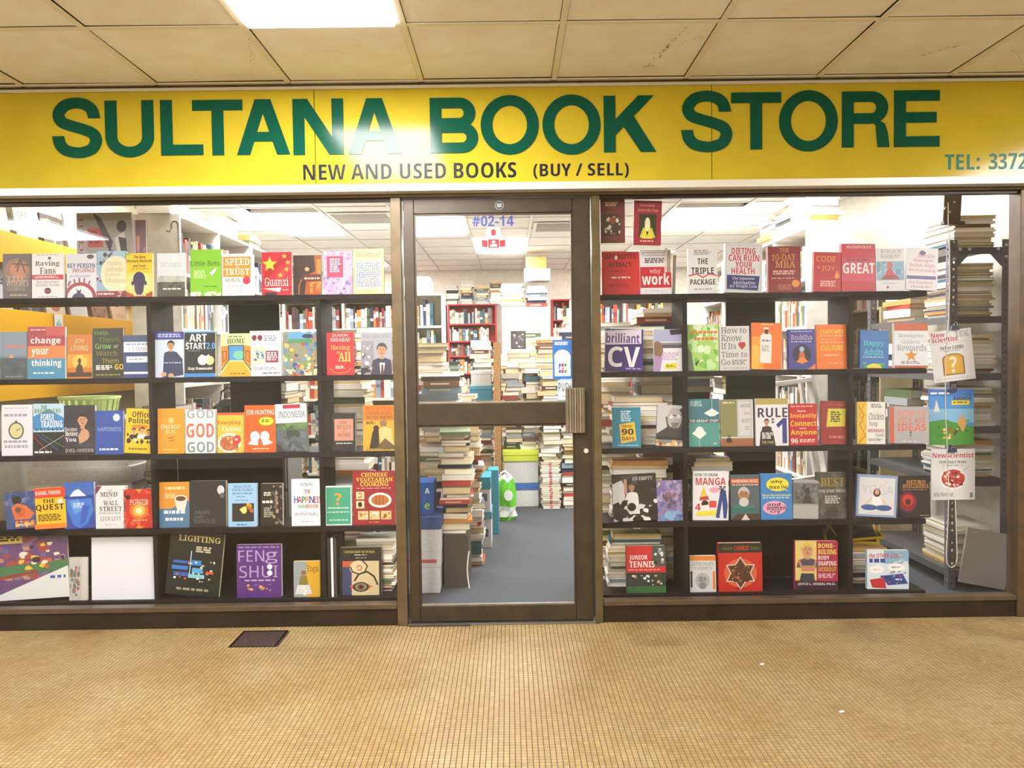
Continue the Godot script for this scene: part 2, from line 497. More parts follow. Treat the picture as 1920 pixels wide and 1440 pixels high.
# ------------------------------------------------------------------ sign lettering, drawn as bands of one stroke width
func arc(cx: float, cy: float, rx: float, ry: float, a0: float, a1: float, seg := 16) -> Array:
	var p := []
	for j in seg + 1:
		var a := lerpf(a0, a1, float(j) / seg)
		p.append(Vector2(cx + cos(a) * rx, cy + sin(a) * ry))
	return p

func bar(mb: MB, x0: float, y0: float, x1: float, y1: float, z: float) -> void:
	mb.ribbon([Vector2(x0, y0), Vector2(x1, y0)], [Vector2(x0, y1), Vector2(x1, y1)], 0.0, z)

func bowl(mb: MB, x0: float, w: float, y0: float, y1: float, s: float, z: float) -> void:
	var ry := (y1 - y0) / 2; var rx := minf(ry * 1.05, w - x0)
	var l := [Vector2(x0, y1)] + arc(w - rx, (y0 + y1) / 2, rx, ry, PI / 2, -PI / 2) + [Vector2(x0, y0)]
	var q := s * 0.9
	var r := [Vector2(x0, y1 - q)] + arc(w - rx, (y0 + y1) / 2, rx - s, ry - q, PI / 2, -PI / 2) + [Vector2(x0, y0 + q)]
	mb.ribbon(l, r, 0.0, z)

func letter(g: String, w: float, h: float, s: float) -> MB:
	var mb := MB.new()
	mb.col = hx("14503f")
	var z := 0.004
	var q := s * 0.9
	match g:
		"L":
			bar(mb, 0, 0, s, h, z); bar(mb, 0, 0, w, q, z)
		"T":
			bar(mb, 0, h - q, w, h, z); bar(mb, w / 2 - s / 2, 0, w / 2 + s / 2, h, z)
		"E":
			bar(mb, 0, 0, s, h, z); bar(mb, 0, 0, w, q, z); bar(mb, 0, h - q, w, h, z); bar(mb, 0, h * 0.52 - q / 2, w * 0.93, h * 0.52 + q / 2, z)
		"U":
			var ry := h * 0.36
			mb.ribbon([Vector2(0, h)] + arc(w / 2, ry, w / 2, ry, PI, TAU, 24) + [Vector2(w, h)], [Vector2(s, h)] + arc(w / 2, ry, w / 2 - s, ry - q, PI, TAU, 24) + [Vector2(w - s, h)], 0.0, z)
		"O":
			mb.ribbon(arc(w / 2, h / 2, w / 2, h / 2, 0, TAU, 48), arc(w / 2, h / 2, w / 2 - s, h / 2 - q, 0, TAU, 48), 0.0, z)
		"A":
			var k := s * 1.12
			mb.ribbon([Vector2(0, 0), Vector2(w / 2 - k * 0.6, h)], [Vector2(k, 0), Vector2(w / 2 + k * 0.35, h)], 0.0, z)
			mb.ribbon([Vector2(w, 0), Vector2(w / 2 + k * 0.6, h)], [Vector2(w - k, 0), Vector2(w / 2 - k * 0.35, h)], 0.0, z)
			bar(mb, w * 0.26, h * 0.24, w * 0.74, h * 0.24 + q * 0.9, z)
		"N":
			bar(mb, 0, 0, s, h, z); bar(mb, w - s, 0, w, h, z)
			mb.ribbon([Vector2(0, h), Vector2(w - s * 1.25, 0)], [Vector2(s * 1.25, h), Vector2(w, 0)], 0.0, z)
		"K":
			bar(mb, 0, 0, s, h, z)
			mb.ribbon([Vector2(s * 0.9, h * 0.28), Vector2(w * 0.96, h)], [Vector2(s * 0.9, h * 0.28 + s * 1.35), Vector2(w * 0.96 - s * 1.35, h)], 0.0, z)
			mb.ribbon([Vector2(w * 0.36, h * 0.48), Vector2(w - s * 1.32, 0)], [Vector2(w * 0.55, h * 0.67), Vector2(w, 0)], 0.0, z)
		"B":
			bar(mb, 0, 0, s, h, z)
			bowl(mb, s * 0.9, w * 0.95, h * 0.5 - q * 0.3, h, s, z); bowl(mb, s * 0.9, w, 0, h * 0.5 + q * 0.3, s, z)
		"R":
			bar(mb, 0, 0, s, h, z)
			bowl(mb, s * 0.9, w * 0.97, h * 0.42, h, s, z)
			mb.ribbon([Vector2(w * 0.5, h * 0.42 + q), Vector2(w * 0.72, h * 0.38), Vector2(w - s * 1.12, h * 0.22), Vector2(w - s, 0)], [Vector2(w * 0.72, h * 0.5), Vector2(w * 0.9, h * 0.42), Vector2(w * 0.965, h * 0.25), Vector2(w, 0)], 0.0, z)
		"S":
			var ctrl := [Vector2(0.97, 0.69), Vector2(0.9, 0.87), Vector2(0.72, 0.97), Vector2(0.48, 1.0), Vector2(0.2, 0.95), Vector2(0.03, 0.79), Vector2(0.1, 0.63), Vector2(0.32, 0.55), Vector2(0.66, 0.47), Vector2(0.92, 0.38), Vector2(1.0, 0.24), Vector2(0.9, 0.08), Vector2(0.68, 0.01), Vector2(0.46, 0.0), Vector2(0.2, 0.05), Vector2(0.05, 0.17), Vector2(0.0, 0.335)]
			var path := []
			for p in ctrl:
				path.append(Vector2(s / 2 + p.x * (w - s), q / 2 + p.y * (h - q)))
			var l := []; var r := []
			for k in path.size() - 1:
				var p0: Vector2 = path[maxi(k - 1, 0)]; var p1: Vector2 = path[k]; var p2: Vector2 = path[k + 1]; var p3: Vector2 = path[mini(k + 2, path.size() - 1)]
				for j in 4 if k < path.size() - 2 else 5:
					var a := p1.cubic_interpolate(p2, p0, p3, j / 4.0)
					var b := p1.cubic_interpolate(p2, p0, p3, j / 4.0 + 0.02)
					var nn := (b - a).orthogonal().normalized()
					if (k == 0 and j == 0) or (k == path.size() - 2 and j == 4):
						nn = Vector2(-1 if k == 0 else 1, 0) * (1.0 if nn.x * (-1 if k == 0 else 1) > 0 else -1.0)
					var half := lerpf(q, s, absf(nn.x)) / 2
					l.append(a + nn * half); r.append(a - nn * half)
			mb.ribbon(l, r, 0.0, z)
	return mb

# ------------------------------------------------------------------ lamps
func ceiling_light(x: float, z: float, y: float, energy: float, glow: float, label: String, group: String, length := 1.2) -> void:
	var t := thing("ceiling_light", label, "ceiling light", Vector3(x, y, z), group)
	var m := mat("white enamel", 0.4)
	for s in [-1, 1]:
		bx("frame_rail", Vector3(s * 0.285 - 0.012, -0.004, -length / 2 + 0.006), Vector3(s * 0.285 + 0.012, 0.03, length / 2 - 0.006), "e8e6e0", m, t, 0.002)
		bx("frame_rail", Vector3(-0.273, -0.004, s * (length / 2 - 0.018) - 0.012), Vector3(0.273, 0.03, s * (length / 2 - 0.018) + 0.012), "e8e6e0", m, t, 0.002)
	var d := bx("diffuser", Vector3(-0.272, -0.022, -length / 2 + 0.031), Vector3(0.272, 0.012, length / 2 - 0.031), "ffffff", null, t)
	var e := StandardMaterial3D.new()
	e.resource_name = "lit diffuser"; e.albedo_color = Color(0.9, 0.9, 0.9); e.emission_enabled = true
	e.emission = Color(1.0, 0.985, 0.975); e.emission_energy_multiplier = glow
	d.material_override = e
	var l := AreaLight3D.new()
	l.name = "lamp"; l.area_size = Vector2(0.54, length - 0.07); l.light_energy = energy; l.light_color = Color(1.0, 0.985, 0.975)
	l.shadow_enabled = true; l.rotation.x = -PI / 2; l.position.y = -0.024
	l.area_range = 20.0
	t.add_child(l)

# A suspended ceiling of square tiles on a metal grid, with holes where lamps sit.
func tile_ceiling(parent: Node3D, x0: float, cols: int, z0: float, rows: int, y: float, holes: Array, color: String, bar_color: String, m: Material, dirty: bool) -> void:
	var pitch := 0.6
	var variants := []
	for k in 6:
		var mb := MB.new()
		var f := rng.randf_range(0.94, 1.03)
		mb.col = hx(color) * f
		mb.box(Vector3(-0.288, 0, -0.288), Vector3(0.288, 0.014, 0.288), 0.003)
		variants.append(mb.mesh())
	for i in cols:
		for j in rows:
			var c := Vector3(x0 + (i + 0.5) * pitch, y, z0 + (j + 0.5) * pitch)
			var skip := false
			for q in holes:
				if absf(c.x - q.x) < 0.3 and absf(c.z - q.y) < 0.6:
					skip = true
			if skip:
				continue
			var o := MeshInstance3D.new()
			o.name = "ceiling_tile"; o.mesh = variants[rng.randi() % 6]; o.material_override = m
			o.position = c + Vector3(0, rng.randf_range(0.001, 0.003), 0)
			if dirty:
				o.rotation = Vector3(rng.randf_range(-0.006, 0.006), 0, rng.randf_range(-0.006, 0.006))
			parent.add_child(o, true)
	var gm := mat("grid bar", 0.5)
	for i in cols + 1:
		bx("grid_bar", Vector3(x0 + i * pitch - 0.012, y - 0.006, z0), Vector3(x0 + i * pitch + 0.012, y, z0 + rows * pitch), bar_color, gm, parent, 0.001)
	for j in rows + 1:
		for i in cols:
			bx("grid_bar", Vector3(x0 + i * pitch + 0.012, y - 0.005, z0 + j * pitch - 0.012), Vector3(x0 + (i + 1) * pitch - 0.012, y, z0 + j * pitch + 0.012), bar_color, gm, parent, 0.001)

const CORRIDOR_LIGHT := 9.6
const SHOP_LIGHT := 4.4
const CEIL := 2.514

func _ready() -> void:
	rng.seed = 20214
	mat("printed cover", 0.38).albedo_color = Color(0.84, 0.84, 0.84)  # coated paper
	var cam := Camera3D.new()
	cam.name = "camera"; cam.position = Vector3(0, 1.2584, 3.682)
	cam.rotation = Vector3(-0.0341, -0.0036, -0.0133)
	cam.fov = rad_to_deg(2.0 * atan(720.0 / 1469.7)); cam.near = 0.05; cam.far = 60
	add_child(cam); cam.current = true
	var env := Environment.new()
	env.background_mode = Environment.BG_COLOR; env.background_color = Color(0.02, 0.02, 0.02)
	env.ambient_light_source = Environment.AMBIENT_SOURCE_DISABLED
	env.tonemap_mode = Environment.TONE_MAPPER_LINEAR; env.tonemap_exposure = 1.16
	env.sdfgi_enabled = true; env.ssao_enabled = true; env.ssil_enabled = true
	var we := WorldEnvironment.new()
	we.name = "environment"; we.environment = env; add_child(we)
	var corridor_lamps := [Vector2(-0.679, 1.292), Vector2(3.521, 1.892), Vector2(-4.279, 1.892), Vector2(-0.679, 3.692), Vector2(3.521, 3.692), Vector2(-4.279, 3.692)]
	var shop_lamps := [Vector2(-1.879, -3.62), Vector2(-0.679, -3.62), Vector2(1.721, -3.62), Vector2(-1.879, -1.52), Vector2(0.521, -1.52), Vector2(1.721, -1.52), Vector2(-0.079, -5.12), Vector2(-1.879, -6.32), Vector2(1.721, -6.32)]
	for k in corridor_lamps.size():
		var p: Vector2 = corridor_lamps[k]
		ceiling_light(p.x, p.y, CEIL, CORRIDOR_LIGHT, 6.0, ["bright square-edged ceiling light above the left half of the shop sign", "corridor ceiling light beyond the right end of the sign", "corridor ceiling light beyond the left end of the sign", "corridor ceiling light straight above the viewer", "corridor ceiling light right of the viewer", "corridor ceiling light left of the viewer"][k], "corridor ceiling lights")
	for k in shop_lamps.size():
		var p: Vector2 = shop_lamps[k]
		ceiling_light(p.x, p.y, CEIL, SHOP_LIGHT, 6.0, ["shop ceiling light seen over the left window's books", "shop ceiling light at the upper left of the door glass", "shop ceiling light seen over the right window's books", "shop ceiling light just inside the left window", "shop ceiling light just inside the door", "shop ceiling light just inside the right window", "shop ceiling light behind the unit number on the door", "shop ceiling light at the back left of the room", "shop ceiling light at the back right of the room"][k], "shop ceiling lights")
	structure(corridor_lamps, shop_lamps)
	shopfront()
	sign_board()
	display_units()
	stock = MB.new()
	window_books()
	side_stock()
	door_view()
	rack_corner()
	small_things()
	stock.xf = Transform3D.IDENTITY
	var o := obj("shelved_books", stock, mat("book board", 0.55))
	tag(o, "rows of mixed upright books filling the shop's bookcases", "books")
	o.set_meta("kind", "stuff")

func structure(corridor_lamps: Array, shop_lamps: Array) -> void:
	# corridor floor: mosaic tiles on a grout bed
	var fl := setting("floor")
	var gm := worn("grout", 0.9, 0.0, 5, 0.03, "c8c8c8", "ffffff", 1.5)
	bx("grout_bed", Vector3(-7, -0.12, -0.06), Vector3(7, -0.0022, 2.3), "44382a", gm, fl)
	bx("far_floor", Vector3(-7, -0.12, 2.3), Vector3(7, -0.001, 5.5), "847254", mat("floor glaze", 0.5), fl)
	var pitch := 0.0185
	var half := pitch / 2 - 0.00085
	var tile := MB.new()
	tile.col = Color.WHITE
	tile.quad(Vector3(-half + 0.0008, 0, half - 0.0008), Vector3(half - 0.0008, 0, half - 0.0008), Vector3(half - 0.0008, 0, -half + 0.0008), Vector3(-half + 0.0008, 0, -half + 0.0008))
	var ring_a := [Vector3(-half, -0.0008, half), Vector3(half, -0.0008, half), Vector3(half, -0.0008, -half), Vector3(-half, -0.0008, -half)]
	var ring_b := [Vector3(-half + 0.0008, 0, half - 0.0008), Vector3(half - 0.0008, 0, half - 0.0008), Vector3(half - 0.0008, 0, -half + 0.0008), Vector3(-half + 0.0008, 0, -half + 0.0008)]
	for k in 4:
		var a: Vector3 = ring_a[k]; var b: Vector3 = ring_a[(k + 1) % 4]
		tile.quad(a, b, ring_b[(k + 1) % 4], ring_b[k])
		tile.quad(a + Vector3(0, -0.003, 0), b + Vector3(0, -0.003, 0), b, a)
	var tm := tile.mesh()
	var fm := mat("floor tile", 0.42, 0.0, 0.35)
	fm.albedo_texture = noise(77, 0.004, Color.html("ecdfcc"), Color.html("ffffff"), 1024)
	fm.uv1_triplanar = true; fm.uv1_world_triplanar = true; fm.uv1_scale = Vector3.ONE * 0.4
	var nx := int(6.8 / pitch); var nz := int(2.3 / pitch)
	var dirt := FastNoiseLite.new()
	dirt.seed = 8; dirt.frequency = 0.02
	var spots := []; var cols := []; var near := []
	for j in nz:
		for i in nx:
			var p := Vector3(-3.4 + (i + 0.5) * pitch, 0, -0.005 + (j + 0.5) * pitch)
			if p.x > -1.262 and p.x < -1.032 and p.z > 0.062 and p.z < 0.272:
				continue
			if p.z < 0.03 and p.x > -0.5 and p.x < 0.41:
				continue
			var f := rng.randf_range(0.95, 1.04)
			var cc := hx(["8c7a53", "8e7c56", "887550", "917f5a", "8d7857"][rng.randi() % 5]) * f
			# grime trodden in beside the shopfront and in faint patches
			var g := clampf(dirt.get_noise_2d(p.x * 100.0, p.z * 100.0) * 2.2 - 0.25, 0.0, 1.0)
			if p.x > 0.5 and p.z < 0.32:
				g = clampf(g + clampf(dirt.get_noise_2d(p.x * 220.0 + 900.0, p.z * 220.0) * 2.4 - 0.1, 0.0, 1.0), 0.0, 1.0)
			cc = cc.lerp(hx("5c4a34"), g * (0.34 if p.z < 0.32 else 0.12))
			cc.a = 1.0
			if p.z > 1.27 and p.z < 1.31 and absf(p.x) < 1.4:
				if near.size() < 300:
					near.append([p, cc]); continue
			spots.append(p); cols.append(cc)
	var mm := MultiMesh.new()
	mm.transform_format = MultiMesh.TRANSFORM_3D; mm.use_colors = true; mm.mesh = tm; mm.instance_count = spots.size()
	for k in spots.size():
		mm.set_instance_transform(k, Transform3D(Basis.IDENTITY, spots[k])); mm.set_instance_color(k, cols[k])
	var mi := MultiMeshInstance3D.new()
	mi.name = "mosaic_tiles"; mi.multimesh = mm; mi.material_override = fm; mi.set_meta("kind", "stuff"); fl.add_child(mi)
	var tinted := []
	for k in 8:
		var mb := MB.new()
		mb.v = tile.v; mb.n = tile.n; mb.c = tile.c.duplicate()
		var cc: Color = near[k * 7][1]
		mb.c.fill(cc)
		tinted.append(mb.mesh())
	for k in mini(near.size(), 300):
		var o := MeshInstance3D.new()
		o.name = "mosaic_tile"; o.mesh = tinted[rng.randi() % 8]; o.material_override = fm; o.position = near[k][0]
		fl.add_child(o, true)
	# floor hatch
	var ht := thing("floor_hatch", "square dark metal hatch set in the mosaic floor", "hatch", Vector3(-1.148, -0.002, 0.168))
	var hm := worn("hatch metal", 0.38, 0.5, 91, 0.04, "8a8a8a", "ffffff", 4.0)
	bx("plate", Vector3(-0.094, -0.01, -0.094), Vector3(0.094, 0.0015, 0.094), "6e5a54", hm, ht, 0.001)
	for s in [-1, 1]:
		bx("rim", Vector3(-0.104, -0.01, s * 0.1 - 0.004), Vector3(0.104, 0.003, s * 0.1 + 0.004), "2c2320", hm, ht, 0.001)
		bx("rim", Vector3(s * 0.1 - 0.004, -0.01, -0.096), Vector3(s * 0.1 + 0.004, 0.003, 0.096), "2c2320", hm, ht, 0.001)
	# corridor ceiling
	var ce := setting("ceiling")
	var cm := worn("corridor ceiling tile", 0.9, 0.0, 12, 0.012, "faf6ee", "ffffff", 0.8)
	tile_ceiling(ce, -1.579 - 4.2, 19, 0.092, 9, CEIL, corridor_lamps, "f6f3e8", "e6dec6", cm, true)
	bx("slab", Vector3(-7, 2.75, 0.0), Vector3(7, 2.85, 5.6), "5a5348", mat("slab", 0.9), ce)
	for s in [[-7.0, -5.779], [5.621, 7.0]]:
		bx("side_soffit", Vector3(s[0], CEIL - 0.01, 0.092), Vector3(s[1], CEIL + 0.02, 5.5), "f6f3e8", cm, ce)
	# dirt streaks on the tiles
	for q in [[0.62, 0.2, 0.69, 0.62, 0.014], [0.6, 0.35, 0.78, 0.55, 0.007], [-1.12, 0.15, -0.98, 0.62, 0.008], [2.1, 0.4, 2.28, 0.2, 0.006], [1.75, 0.3, 1.86, 0.42, 0.01]]:
		var sk := MB.new()
		sk.col = hx("b9a988")
		var a := Vector2(q[0], q[1]); var b := Vector2(q[2], q[3])
		for k in 26:
			var c: Vector2 = a.lerp(b, k / 25.0) + Vector2(rng.randf_range(-1, 1), rng.randf_range(-1, 1)) * q[4]
			var r: float = q[4] * rng.randf_range(0.1, 0.42)
			var pts := []
			for j in 7:
				pts.append(Vector3(c.x + cos(TAU * j / 7) * r, CEIL - 0.0006, c.y + sin(TAU * j / 7) * r * 1.6))
			for j in range(1, 6):
				sk.tri(pts[0], pts[j], pts[j + 1])
		obj("dirt_streak", sk, mat("slab", 0.9), ce).set_meta("kind", "stuff")
	# corridor walls
	var wm := worn("corridor wall", 0.7, 0.0, 15, 0.02, "e8e4dc", "ffffff", 0.8)
	for w in [["wall_west", Vector3(-7.1, 0, -0.1), Vector3(-7, 2.8, 5.6)], ["wall_east", Vector3(7, 0, -0.1), Vector3(7.1, 2.8, 5.6)], ["wall_opposite", Vector3(-7, 0, 5.48), Vector3(7, 2.8, 5.6)]]:
		bx("plaster", w[1], w[2], "e2dac8" if w[0] == "wall_opposite" else "d8cdb6", wm, setting(w[0]))
	var wf := setting("wall_front")
	bx("bulkhead", Vector3(-7, 2.045, -0.12), Vector3(7, 2.85, 0.0), "b8a684", wm, wf)
	bx("pier", Vector3(-7, 0, -0.12), Vector3(-2.86, 2.045, 0.02), "b8a684", wm, wf)
	bx("pier", Vector3(2.45, 0, -0.12), Vector3(7, 2.045, 0.02), "6a5a44", wm, wf)
	# the shop's own room
	var carpet := worn("carpet", 0.95, 0.0, 52, 0.09, "8a8e92", "c8ccd2", 4.0)
	carpet.uv1_scale = Vector3(2.0, 2.0, 9.0)
	var sf := setting("floor")
	bx("carpet", Vector3(-2.95, -0.12, -7.75), Vector3(2.9, 0.0, -0.06), "6a6e74", carpet, sf)
	var pw := worn("shop wall", 0.8, 0.0, 18, 0.02, "f2f2ee", "ffffff", 0.8)
	bx("plaster", Vector3(-2.95, 0, -7.75), Vector3(-2.85, 2.8, -0.12), "efece2", pw, setting("wall_left"))
	bx("plaster", Vector3(2.75, 0, -7.75), Vector3(2.85, 2.8, -0.12), "efece2", pw, setting("wall_right"))
	bx("plaster", Vector3(-2.85, 0, -7.75), Vector3(2.75, 2.8, -7.65), "efece2", pw, setting("wall_back"))
	bx("column", Vector3(-2.85, 0, -2.72), Vector3(-2.57, CEIL + 0.05, -2.3), "f2efe4", pw, setting("wall_pillar"))
	var sc := setting("ceiling")
	var sm := worn("shop ceiling tile", 0.9, 0.0, 22, 0.012, "f8f8f6", "ffffff", 0.8)
	tile_ceiling(sc, -2.779, 9, -7.62, 12, CEIL, shop_lamps, "f0eee8", "e0ddd4", sm, false)
	bx("slab", Vector3(-2.95, 2.75, -7.75), Vector3(2.85, 2.85, 0.0), "5a5348", mat("slab", 0.9), sc)
	bx("edge_strip", Vector3(-2.85, CEIL - 0.003, -7.65), Vector3(-2.779, CEIL + 0.02, -0.12), "f0eee8", sm, sc)
	bx("edge_strip", Vector3(2.621, CEIL - 0.003, -7.65), Vector3(2.75, CEIL + 0.02, -0.12), "f0eee8", sm, sc)
	bx("edge_strip", Vector3(-2.779, CEIL - 0.003, -0.42), Vector3(2.621, CEIL + 0.02, -0.12), "f0eee8", sm, sc)
	for q in [Vector2(-1.279, -3.32), Vector2(0.521, -3.92)]:
		var vt := thing("ceiling_vent", "slatted ceiling vent over the left window's inner corner" if q.x < 0 else "slatted ceiling vent at the upper right of the door glass", "vent", Vector3(q.x, CEIL, q.y))
		var vm := mat("vent enamel", 0.5)
		for s in [-1, 1]:
			bx("frame_rail", Vector3(-0.27, -0.012, s * 0.255 - 0.015), Vector3(0.27, -0.006, s * 0.255 + 0.015), "dedcd4", vm, vt)
			bx("frame_rail", Vector3(s * 0.255 - 0.015, -0.012, -0.24), Vector3(s * 0.255 + 0.015, -0.006, 0.24), "dedcd4", vm, vt)
		bx("throat", Vector3(-0.24, -0.003, -0.24), Vector3(0.24, -0.001, 0.24), "1a1a1a", vm, vt)
		for k in 9:
			bx("slat", Vector3(-0.24, -0.011, -0.225 + k * 0.054), Vector3(0.24, -0.004, -0.225 + k * 0.054 + 0.016), "c8c6be", vm, vt)

var bronze: StandardMaterial3D
var glass: StandardMaterial3D

func shopfront() -> void:
	bronze = worn("bronze anodised metal", 0.4, 0.3, 61, 0.012, "dcdcdc", "ffffff", 1.2)
	glass = StandardMaterial3D.new()
	glass.resource_name = "glass"; glass.transparency = BaseMaterial3D.TRANSPARENCY_ALPHA
	glass.albedo_color = Color(0.9, 0.95, 0.93, 0.002); glass.roughness = 0.0; glass.metallic_specular = 0.34
	var DK := "40352a"; var MD := "625339"; var BLK := "33291f"
	var head := setting("trim_1")
	bx("header_rail", Vector3(-2.86, 2.004, -0.06), Vector3(2.45, 2.045, 0.03), MD, bronze, head, 0.003)
	for q in [[-0.54, -0.492], [0.393, 0.43]]:
		bx("mullion", Vector3(q[0], 0.0, -0.06), Vector3(q[1], 2.004, 0.03), MD, bronze, head, 0.003)
	bx("end_post", Vector3(2.385, 0, -0.06), Vector3(2.45, 2.004, 0.03), "5c4a36", bronze, head, 0.003)
	bx("end_post", Vector3(-2.86, 0, -0.06), Vector3(-2.79, 2.004, 0.03), "5c4a36", bronze, head, 0.003)
	var edges := [[-2.79, -0.54], [0.43, 2.385]]
	for k in 2:
		var a: float = edges[k][0]; var b: float = edges[k][1]
		var w := setting("window_%d" % (k + 1))
		bx("plinth", Vector3(a, 0, -0.06), Vector3(b, 0.078, 0.018), BLK, bronze, w, 0.003)
		bx("sill_rail", Vector3(a, 0.078, -0.03), Vector3(b, 0.104, 0.026), "5a4c3c", bronze, w, 0.004)
		bx("top_bead", Vector3(a, 1.99, -0.02), Vector3(b, 2.004, 0.012), BLK, bronze, w, 0.002)
		bx("glass_pane", Vector3(a - 0.004, 0.1, -0.004), Vector3(b + 0.004, 1.994, 0.002), "ffffff", glass, w)
	# door
	var d := setting("door_1")
	bx("left_stile", Vector3(-0.482, 0.012, -0.035), Vector3(-0.434, 1.998, 0.012), DK, bronze, d, 0.003)
	bx("right_stile", Vector3(0.304, 0.012, -0.035), Vector3(0.387, 1.998, 0.012), DK, bronze, d, 0.003)
	bx("top_rail", Vector3(-0.434, 1.93, -0.035), Vector3(0.304, 1.998, 0.012), DK, bronze, d, 0.003)
	bx("middle_rail", Vector3(-0.434, 0.943, -0.035), Vector3(0.304, 1.044, 0.012), DK, bronze, d, 0.003)
	bx("bottom_rail", Vector3(-0.434, 0.012, -0.035), Vector3(0.304, 0.086, 0.012), DK, bronze, d, 0.003)
	bx("upper_pane", Vector3(-0.438, 1.04, -0.012), Vector3(0.308, 1.934, -0.006), "ffffff", glass, d)
	bx("lower_pane", Vector3(-0.438, 0.082, -0.012), Vector3(0.308, 0.947, -0.006), "ffffff", glass, d)
	for q in [[1.044, 1.93], [0.086, 0.943]]:
		for s in [[-0.434, -0.426], [0.296, 0.304]]:
			bx("glazing_bead", Vector3(s[0], q[0], -0.006), Vector3(s[1], q[1], 0.006), "4a3d2c", bronze, d, 0.001)
		bx("glazing_bead", Vector3(-0.426, q[0], -0.006), Vector3(0.296, q[0] + 0.008, 0.006), "8a8478", bronze, d, 0.001)
		bx("glazing_bead", Vector3(-0.426, q[1] - 0.008, -0.006), Vector3(0.296, q[1], 0.006), "4a3d2c", bronze, d, 0.001)
	var h := bx("pull_handle", Vector3(0.262, 0.9, 0.012), Vector3(0.352, 1.112, 0.04), "7c705c", bronze, d, 0.003)
	for k in 7:
		bx("rib", Vector3(0.268 + k * 0.0118, 0.903, 0.04), Vector3(0.2745 + k * 0.0118, 1.109, 0.046), ["7c705c", "948870"][k % 2], bronze, h, 0.0015)
	var lk := MB.new()
	lk.col = hx("c8c2b4"); lk.tube([Vector3(0.357, 0.815, 0.012), Vector3(0.357, 0.815, 0.02)], 0.011, 16)
	obj("lock_cylinder", lk, bronze, d)
	var rose := MB.new()
	rose.col = hx("8f99a4"); rose.tube([Vector3(-0.035, 1.965, 0.012), Vector3(-0.035, 1.965, 0.0135)], 0.021, 24)
	rose.col = hx("3a3f48"); rose.tube([Vector3(-0.035, 1.965, 0.0135), Vector3(-0.035, 1.965, 0.0139)], 0.018, 24)
	rose.col = hx("c8d0d8")
	for k in 3:
		rose.flat([Vector2(-0.046, 1.957 + k * 0.006), Vector2(-0.024, 1.957 + k * 0.006), Vector2(-0.024, 1.9605 + k * 0.006), Vector2(-0.046, 1.9605 + k * 0.006)], 0.0142)
	obj("round_badge", rose, mat("printed cover", 0.38), d)
	var thr := setting("trim_2")
	bx("threshold", Vector3(-0.492, -0.004, -0.06), Vector3(0.393, 0.006, 0.03), "8c877c", mat("scuffed aluminium", 0.4, 0.8), thr, 0.001)
	bx("pivot_plate", Vector3(-0.486, 0.0, 0.018), Vector3(-0.2, 0.012, 0.045), "5c5a58", mat("scuffed aluminium", 0.4, 0.8), thr, 0.002)
	# stickers on the door glass
	var un := MB.new()
	un.col = hx("2c3f8c"); write(un, "#02-14", "b", Vector2(-0.163, 1.872), Vector2(0.032, 1.92), -0.0057)
	tag(obj("unit_number", un, mat("vinyl", 0.45)), "blue vinyl unit number at the top of the door glass", "lettering")
	var st := thing("sticker", "red and white badge sticker under the unit number", "sticker", Vector3(-0.064, 1.755, -0.0058))
	var sh := MB.new()
	sh.col = hx("f2e8e6"); sh.flat([Vector2(-0.03, 0.11), Vector2(0.03, 0.11), Vector2(0.036, 0.06), Vector2(0.02, 0.0), Vector2(0, -0.008), Vector2(-0.02, 0.0), Vector2(-0.036, 0.06)], 0)
	obj("badge_paper", sh, mat("vinyl", 0.45), st)
	var rb := MB.new()
	rb.col = hx("c8202c")
	rb.flat([Vector2(-0.055, 0.022), Vector2(-0.028, 0.018), Vector2(-0.028, 0.05), Vector2(-0.055, 0.056)], 0.0002)
	rb.flat([Vector2(0.028, 0.018), Vector2(0.055, 0.022), Vector2(0.055, 0.056), Vector2(0.028, 0.05)], 0.0002)
	rb.flat([Vector2(-0.026, 0.016), Vector2(0.026, 0.016), Vector2(0.026, 0.056), Vector2(-0.026, 0.056)], 0.0002)
	rb.flat(oval(0.0, 0.088, 0.012, 0.016), 0.0002)
	rb.col = hx("fbf4f2"); rb.flat(oval(0, 0.044, 0.008, 0.006), 0.0004); rb.flat([Vector2(-0.016, 0.02), Vector2(0.016, 0.022), Vector2(0.014, 0.035), Vector2(-0.014, 0.034)], 0.0004)
	obj("ribbon_print", rb, mat("vinyl", 0.45), st)
	var pay := thing("sticker", "tall blue payment sticker with three coloured bars, beside the handle", "sticker", Vector3(0.252, 1.152, -0.0058))
	obj("sticker_print", art("bg 2f62a8;x d8e4f4 .12 .05 .88 .14 2;e .5 .45 .42 .2 eef0f2;r .1 .42 .9 .92 eef0f2;r .3 .6 .42 .84 2456a8;r .44 .6 .57 .84 c82c44;r .59 .6 .72 .84 2c8a5a;t b ffffff .31 .68 .41 .76 J;t b ffffff .45 .68 .56 .76 C;t b ffffff .6 .68 .71 .76 B;x 8a9ab0 .3 .88 .7 .91 1", 0.092, 0.185, 0.0, 5), mat("vinyl", 0.45), pay)
	var ps := thing("sticker", "small white sticker with dark capitals just above the handle", "sticker", Vector3(0.262, 1.05, -0.0058))
	obj("sticker_print", art("bg 5aa8a4;r .05 .04 .95 .94 e6eceb;t b 3a4a5a .08 .15 .92 .55 PUSH;x 8aa0a0 .3 .75 .7 .84 1", 0.072, 0.1, 0.0, 6), mat("vinyl", 0.45), ps)

